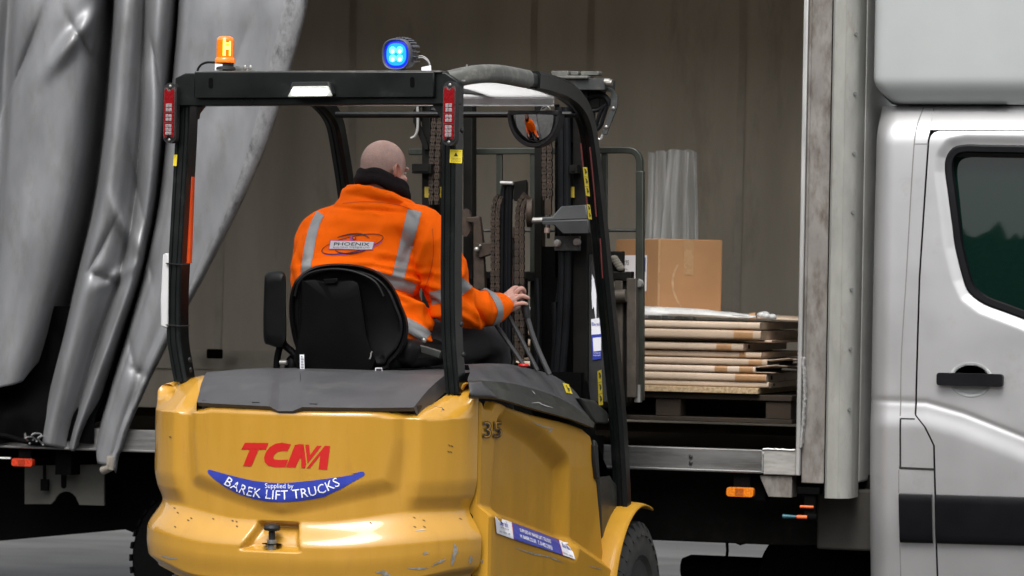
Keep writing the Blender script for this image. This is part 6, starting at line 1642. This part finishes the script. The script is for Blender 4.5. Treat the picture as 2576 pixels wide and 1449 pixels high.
# right hand resting on the lever
def hw(u, v, y): return W(u, v, y=y)
wr = hw(1259, 767, 1.30)
kn = [hw(1286, 732, 1.362), hw(1291, 742, 1.345), hw(1292, 754, 1.332), hw(1291, 768, 1.322)]
for k_, q in enumerate(kn): capsule(body, [wr+(q-wr)*.0+V((0, 0, .018-.014*k_)), wr.lerp(q, .5)+V((0, 0, .006*(1.5-k_)*.5)), q], [.021, .0165, .0118], 10)
body.ell(wr.lerp((kn[1]+kn[2])/2, .55), .034, .026, .026, 16, 10)
capsule(body, [kn[0], hw(1296, 724, 1.385), hw(1308, 729, 1.405), hw(1312, 742, 1.41)], [.0115, .0100, .0092, .0080], 10)
capsule(body, [kn[1], hw(1308, 726.5, 1.352), hw(1317, 729, 1.372), hw(1319.5, 737, 1.388)], [.0115, .0104, .0094, .0080], 10)
capsule(body, [kn[2], hw(1310, 744.5, 1.338), hw(1323, 747, 1.347), hw(1330, 751, 1.362)], [.0115, .0100, .0090, .0078], 10)
capsule(body, [kn[3], hw(1308, 763.5, 1.325), hw(1318, 763, 1.333), hw(1325, 765, 1.345)], [.0108, .0090, .0082, .0072], 10)
capsule(body, [wr+V((.012, .015, -.012)), hw(1284, 776, 1.36), hw(1300, 772, 1.395), hw(1312, 762, 1.405)], [.017, .0145, .0115, .0090], 10)
# left hand on the steering wheel
wl = WR_L; fwd = V((.15, .9, -.1)).normalized(); lat = V((1, -.15, .1)).normalized(); dn = V((0, .1, -1)).normalized()
for k_ in range(4):
    b0 = wl+fwd*.085+lat*(.03-.02*k_); capsule(body, [wl+lat*(.015-.01*k_), b0], [.018, .011], 10)
    L_ = (.040, .045, .042, .034)[k_]; capsule(body, [b0, b0+fwd*L_*.8+dn*.008, b0+fwd*L_*.9+dn*.034, b0+fwd*L_*.5+dn*.05], [.0105, .0096, .0088, .0078], 10)
capsule(body, [wl+lat*.02, wl+fwd*.045+lat*.055+dn*.015, wl+fwd*.075+lat*.05+dn*.04], [.016, .0125, .0095], 10)
vs, fs, ns = fuse(body, .0036, 3, .5)
b = MB(); b.add(vs, fs); bo = b.build('body', m_skin, per, ang=180, fixn=False)
at = bo.data.attributes.new('stubble', 'FLOAT', 'POINT'); bl_ = bo.data.attributes.new('blush', 'FLOAT', 'POINT')
for i, p in enumerate(vs):
    d = p-HC; s, f, u = d.dot(HS), d.dot(HF), d.dot(HU); st = 0
    if d.length < .17:
        scalp = ss(-.02, .03, u+.35*max(0, -f)-.0*abs(s))*ss(.085, .045, f)
        st = .42*scalp*(.6+.4*ss(.11, .05, u))
        beard = ss(-.035, -.06, u)*ss(-.015, .03, f); st = max(st, .85*beard)
        if abs(u-.013) < .006 and f > .06 and .010 < abs(s) < .052: st = .8
        if abs(u+.008) < .008 and f > .055 and abs(abs(s)-.03) < .014: st = .7
    at.data[i].value = st
    if d.length < .17:
        ear = ss(.074, .082, abs(s))*ss(.05, .03, abs(u+.018))
        bl_.data[i].value = max(.85*ear, .35*ss(.02, .07, f), .30*ss(-.01, -.06, u), .25*max(0, noise.noise(p*28)))
    else: bl_.data[i].value = .22+.5*max(0, noise.noise(p*60))
# ---- jacket
jk = MB(); SEC = [(952, 952, 118, .150, .95, .0), (905, 955, 122, .160, .95, 0), (860, 950, 130, .165, .95, 0), (812, 942, 148, .172, .95, 0), (775, 922, 146, .172, .95, 0), (735, 905, 150, .168, .95, 0), (690, 898, 162, .160, .955, 0),
       (640, 905, 166, .150, .965, 0), (595, 917, 152, .138, .975, .0), (562, 930, 128, .122, .985, .04), (535, 943, 104, .112, .995, .12), (517, 952, 93, .106, 1.0, .24), (499, 958, 90, .102, 1.005, .34)]
FH = V((HF.x, HF.y, 0)).normalized()
def jsec(s, t):
    k = t*(len(SEC)-1); i = min(int(k), len(SEC)-2); f = k-i
    a = [crm(SEC[max(i-1, 0)][q], SEC[i][q], SEC[i+1][q], SEC[min(i+2, len(SEC)-1)][q], f) for q in range(6)]
    c = W(a[1], a[0], y=a[4]); hw_ = a[2]/660.
    th = 2*PI*s; x = math.copysign(abs(math.cos(th))**.85, math.cos(th))*hw_; y = math.copysign(abs(math.sin(th))**.85, math.sin(th))*a[3]
    q = c+RD*x+VD*y
    q.z -= a[5]*((q-c).dot(FH)) - a[5]*.02
    return q
NJ = 48; vv = [jsec(i/NJ, j/40) for j in range(41) for i in range(NJ)]
ff = [(j*NJ+i, j*NJ+(i+1) % NJ, (j+1)*NJ+(i+1) % NJ, (j+1)*NJ+i) for j in range(40) for i in range(NJ)]
ff += [tuple(range(NJ))[::-1], tuple(40*NJ+i for i in range(NJ))]
jk.add(vv, ff)
capsule(jk, [W(872, 560, y=.985), W(808, 592, y=.97), W(789, 660, y=.99), EL_L, V((-.20, 1.24, 1.585)), WR_L+V((-.03, -.06, 0))], [.075, .082, .080, .072, .060, .048], 16, 5)
capsule(jk, [W(1000, 556, y=.985), W(1078, 592, y=.97), W(1112, 672, y=1.0), W(1134, 757, y=1.05), W(1190, 776, y=1.17), W(1232, 775, y=1.25), W(1259, 768, y=1.30)], [.078, .088, .088, .082, .071, .062, .049], 18, 6)
vs, fs, ns = fuse(jk, .0075, 7, .5)
FOLDS = [ # u, v, angle, half length, half width, depth
 (1010, 700, 14, 90, 7, .010), (985, 672, 8, 120, 8, .007), (1040, 742, 20, 60, 8, -.012), (1030, 765, 35, 60, 8, .010), (1052, 790, 60, 40, 7, .008), (1000, 752, 30, 60, 8, -.006),
 (1062, 640, 105, 70, 10, .008), (1080, 700, 100, 60, 8, -.009), (1040, 610, 120, 60, 10, -.005), (820, 668, 175, 70, 10, .008), (860, 690, 165, 80, 9, -.006), (775, 640, 95, 60, 10, .006),
 (755, 690, 80, 60, 9, -.006), (900, 560, 5, 90, 16, .004), (960, 505, 12, 70, 6, -.006), (930, 528, 4, 80, 5, -.006), (880, 480, 160, 30, 8, .004), (1020, 520, 40, 50, 7, .007),
 (1172, 742, 60, 40, 7, -.009), (1190, 770, 75, 45, 6, .010), (1206, 790, 60, 40, 6, -.008), (1178, 800, 30, 50, 7, .007), (1224, 752, 80, 40, 6, .005), (1150, 700, 115, 50, 9, .006),
 (1092, 760, 20, 40, 7, -.008), (1090, 785, 10, 40, 7, .008), (1060, 850, 30, 40, 8, .008), (1040, 870, 25, 50, 7, -.008), (1070, 820, 45, 40, 7, -.007), (840, 600, 150, 70, 14, .004), (960, 640, 10, 60, 10, .004)]
vn = []
for p, n in zip(vs, ns):
    u, v = proj(p); d = .008*(1-abs(noise.noise(V((p.x*7, p.y*7, p.z*12))))*2.2) + .005*noise.noise(p*16) + .005*(.3-abs(noise.noise(V((p.x*13+p.z*4, p.y*13, p.z*9-p.x*5)))))
    if n.dot(VD) < .15:
        for (cu, cv, an, hl, hw_, dp) in FOLDS:
            dx_, dy_ = u-cu, v-cv
            if abs(dx_) > hl*2 or abs(dy_) > hl*2: continue
            a = math.radians(an); pp = dx_*math.cos(a)+dy_*math.sin(a); qq = (-dx_*math.sin(a)+dy_*math.cos(a))/hw_
            d += 2.3*dp*math.exp(-(pp/hl)**2)*math.exp(-qq*qq)
    # fade the folds where the logo is printed
    lg = math.exp(-((u-886)/75)**2-((v-610)/38)**2); d *= 1-.75*lg
    vn.append(p+n*d)
b = MB(); b.add(vn, fs); jo = b.build('jacket', m_org, per, ang=180, fixn=False)
BV = BVHTree.FromPolygons([tuple(p) for p in vn], fs)
def onj(u, v, o=.0022):
    q = ray(u, v).normalized(); h = BV.ray_cast(CP, q, 60)
    if h[0] is None: return None
    n = h[1] if h[1].dot(q) < 0 else -h[1]
    return h[0]+n*o
def band(pix, wd, name, nw=8, na=8, o=.0026):
    q = crv([V((u, v, 0)) for u, v in pix], na); rows = []
    for i, p in enumerate(q):
        t = (q[min(i+1, len(q)-1)]-q[max(i-1, 0)]).normalized(); n = V((-t.y, t.x, 0)); row = []
        w_ = wd if not isinstance(wd, (list, tuple)) else itp([k*na for k in range(len(wd))], wd, i)
        for k in range(nw+1): e = p+n*w_*(k/nw-.5); row.append(onj(e.x, e.y, o))
        if all(r is not None for r in row): rows.append(row)
    b = MB(); b.add([p for r in rows for p in r], [(j*(nw+1)+i, j*(nw+1)+i+1, (j+1)*(nw+1)+i+1, (j+1)*(nw+1)+i) for j in range(len(rows)-1) for i in range(nw)])
    return b.build(name, m_tapeg, jo, ang=180)
band([(818, 522), (800, 550), (787, 585), (778, 630), (771, 672), (768, 700)], [20, 22, 24, 25, 23, 23], 'reflective_strip')
band([(1043, 530), (1036, 560), (1024, 605), (1014, 645), (1003, 690), (1000, 703)], [34, 34, 33, 32, 31, 31], 'reflective_strip')
band([(930, 690), (960, 700), (990, 710), (1018, 718), (1042, 727)], 29, 'reflective_strip')
band([(985, 800), (1010, 810), (1040, 825), (1066, 842), (1078, 852)], 31, 'reflective_strip')
def ringband(c, axis, wd, name, rad=.14, n=48, ref=None):
    ax = V(axis).normalized(); a = ax.orthogonal().normalized(); e = ax.cross(a); rows = []
    for i in range(n):
        t = 2*PI*i/n; d = a*math.cos(t)+e*math.sin(t); row = []
        for k in range(5):
            o = c+ax*wd*(k/4-.5)
            h = BV.ray_cast(o, d, rad)
            row.append((h[0]+d*.0026) if h[0] is not None else o+d*rad*.6)
        rows.append(row)
    b = MB(); b.add([p for r in rows for p in r], [(j*5+i, j*5+i+1, ((j+1) % n)*5+i+1, ((j+1) % n)*5+i) for j in range(n) for i in range(4)])
    return b.build(name, m_tapeg, jo, ang=180)
e1_ = W(1190, 776, y=1.17); e2_ = W(1259, 768, y=1.30)
ringband(W(1226, 775, y=1.24), (e2_-e1_)+V((0, 0, .03)), .036, 'reflective_strip')
band([(1084, 751), (1097, 748), (1112, 744), (1130, 738), (1150, 729), (1168, 716), (1180, 704)], 34, 'reflective_strip')
# printed logo on the back
def z5(zx, zy): return (771.5+zx*.09114, 570.2+zy*.09114)
def jpoly(c4, mat, name, o, nu=16, nv=5):
    A, B_, C2, D2 = [V((*z5(*p), 0)) for p in c4]
    b = MB(); b.grid(nu, nv, lambda s, t: (lambda e: onj(e.x, e.y, o) or V((0, 0, 0)))(A.lerp(B_, s).lerp(D2.lerp(C2, s), t))); return b.build(name, mat, jo, ang=180)
m_purp = M('print_purple', (.42, .06, .28), .6, var=.1); m_maroon = M('print_maroon', (.055, .004, .004), .6, var=.1); m_pw = M('print_white_cloth', (.62, .60, .63), .6, var=.04)
def jstroke(pts, wd, mat, name, o=.003):
    q = crv([V((*z5(*p), 0)) for p in pts], 8); L_ = []
    for i, p in enumerate(q):
        t = (q[min(i+1, len(q)-1)]-q[max(i-1, 0)]).normalized(); n = V((-t.y, t.x, 0)); w_ = wd*(.35+.65*math.sin(PI*(i+.5)/len(q)))*.09114/2
        a, c = onj((p+n*w_).x, (p+n*w_).y, o), onj((p-n*w_).x, (p-n*w_).y, o)
        if a and c: L_ += [a, c]
    b = MB(); b.add(L_, [(2*i, 2*i+1, 2*i+3, 2*i+2) for i in range(len(L_)//2-1)]); return b.build(name, mat, jo, ang=180)
def elp(a0, a1, off=0, n=26):
    o = []
    for k in range(n+1):
        a = math.radians(lerp(a0, a1, k/n)); x, y = 860*math.cos(a), 210*math.sin(a); t = math.radians(-13)
        o.append((1262+x*math.cos(t)-y*math.sin(t)+off, 490+x*math.sin(t)+y*math.cos(t)+off))
    return o
jstroke(elp(20, 175, 22), 40, m_purp, 'back_print', .0022)
jstroke(elp(150, -30), 22, m_maroon, 'back_print'); jstroke(elp(60, 215), 30, m_maroon, 'back_print', .0032); jstroke(elp(195, 400), 22, m_maroon, 'back_print', .0034)
jstroke([(850, 302), (960, 268), (1100, 232), (1250, 210), (1400, 204), (1540, 222), (1640, 262), (1735, 325)], 40, m_maroon, 'back_print', .0036)
jstroke([(790, 650), (850, 695), (930, 730), (1100, 748), (1280, 738), (1450, 702), (1640, 650)], 40, m_maroon, 'back_print', .0036)
jstroke([(1240, 270), (1235, 330), (1265, 400), (1290, 420)], 90, m_purp, 'back_print', .0036)
jstroke([(1262, 300), (1275, 350), (1310, 368), (1345, 345), (1350, 290)], 34, m_maroon, 'back_print', .004)
jpoly([(655, 375), (1880, 420), (1818, 658), (610, 632)], m_purp, 'logo_border', .0038)
lp_ = jpoly([(668, 392), (1855, 432), (1803, 641), (632, 616)], m_pw, 'logo_panel', .0048)
def jtext(body_, c4, name, mat, **k):
    A, B_, C2, D2 = [V((*z5(*p), 0)) for p in c4]; g_, f_ = fit_text(body_, 1, 1, **k); L_ = []
    for x, y in g_:
        e = A.lerp(B_, x+.5).lerp(D2.lerp(C2, x+.5), .5-y); L_.append(onj(e.x, e.y, .0062) or V((0, 0, 0)))
    b = MB(); b.add(L_, f_); return b.build(name, mat, jo, ang=180)
jtext('PHOENIX', [(765, 440), (1750, 455), (1730, 550), (750, 532)], 'logo_lettering', m_ink, offset=.008)
jtext('BUILDING SYSTEMS LTD', [(740, 562), (1735, 572), (1730, 612), (736, 600)], 'logo_lettering', MATS['number_grey'])
# collar seam and fleece snood
m_seam = M('jacket_seam', (.55, .06, .004), .7, var=.1)
def jseam(pix, wd=1.6):
    q = crv([V((u, v, 0)) for u, v in pix], 8); L_ = []
    for i, p in enumerate(q):
        t = (q[min(i+1, len(q)-1)]-q[max(i-1, 0)]).normalized(); n = V((-t.y, t.x, 0))*wd/2; a, c = onj((p+n).x, (p+n).y, .0012), onj((p-n).x, (p-n).y, .0012)
        if a and c: L_ += [a, c]
    b = MB(); b.add(L_, [(2*i, 2*i+1, 2*i+3, 2*i+2) for i in range(len(L_)//2-1)]); b.build('seam', m_seam, jo, ang=180)
jseam([(862, 512), (910, 508), (960, 510), (1010, 518), (1052, 536)]); jseam([(1088, 575), (1090, 640), (1078, 700), (1062, 740)])
sn = MB()
NC_ = W(963, 464, y=1.012)
for (dr, dzz, rr_s, tl) in ((.080, .006, .024, .42), (.088, -.018, .024, .44)):
    pth = []
    for k in range(40):
        a = 2*PI*k/40; d_ = HS*math.cos(a)*(dr*.96)+FH*math.sin(a)*(dr*1.06)
        q = NC_+d_; q.z += dzz-tl*d_.dot(FH)+.004*math.sin(a*5); pth.append(q)
    sn.tube(pth, rr_s, 12, closed=True)
v2, f2, n2 = fuse(sn, .006, 3)
b = MB(); b.add([p+n*.004*noise.noise(p*22) for p, n in zip(v2, n2)], f2); b.build('snood', m_fleece, per, ang=180, fixn=False)
# trousers and boots
tb = MB()
for h, k, f in ((HIP_R, KN_R, FT_R), (HIP_L, KN_L, FT_L)): capsule(tb, [h, h.lerp(k, .5)+V((0, 0, .02)), k, k.lerp(f, .5), f], [.115, .10, .082, .07, .062], 16)
capsule(tb, [HIP_L, HIP_R], [.13, .13], 16)
v2, f2, n2 = fuse(tb, .011, 3)
b = MB(); b.add([p+n*(.006*(1-2*abs(noise.noise(V((p.x*9, p.y*6, p.z*9)))))) for p, n in zip(v2, n2)], f2); b.build('trousers', m_trous, per, ang=180, fixn=False)
for f in (FT_R, FT_L):
    b = MB(); capsule(b, [f+V((0, -.02, -.01)), f+V((0, .06, -.045)), f+V((0, .19, -.06))], [.055, .05, .042], 14); v2, f2, n2 = fuse(b, .01, 2); b = MB(); b.add(v2, f2); b.build('boot', m_boot, per, ang=180, fixn=False)
for s in (-1, 1):
    b = MB(); b.ell(hp_(s*.030, .080, -.006), .012, .010, .009, 14, 8, HM); b.build('eye', M('eye_white', (.5, .45, .42), .2), per)
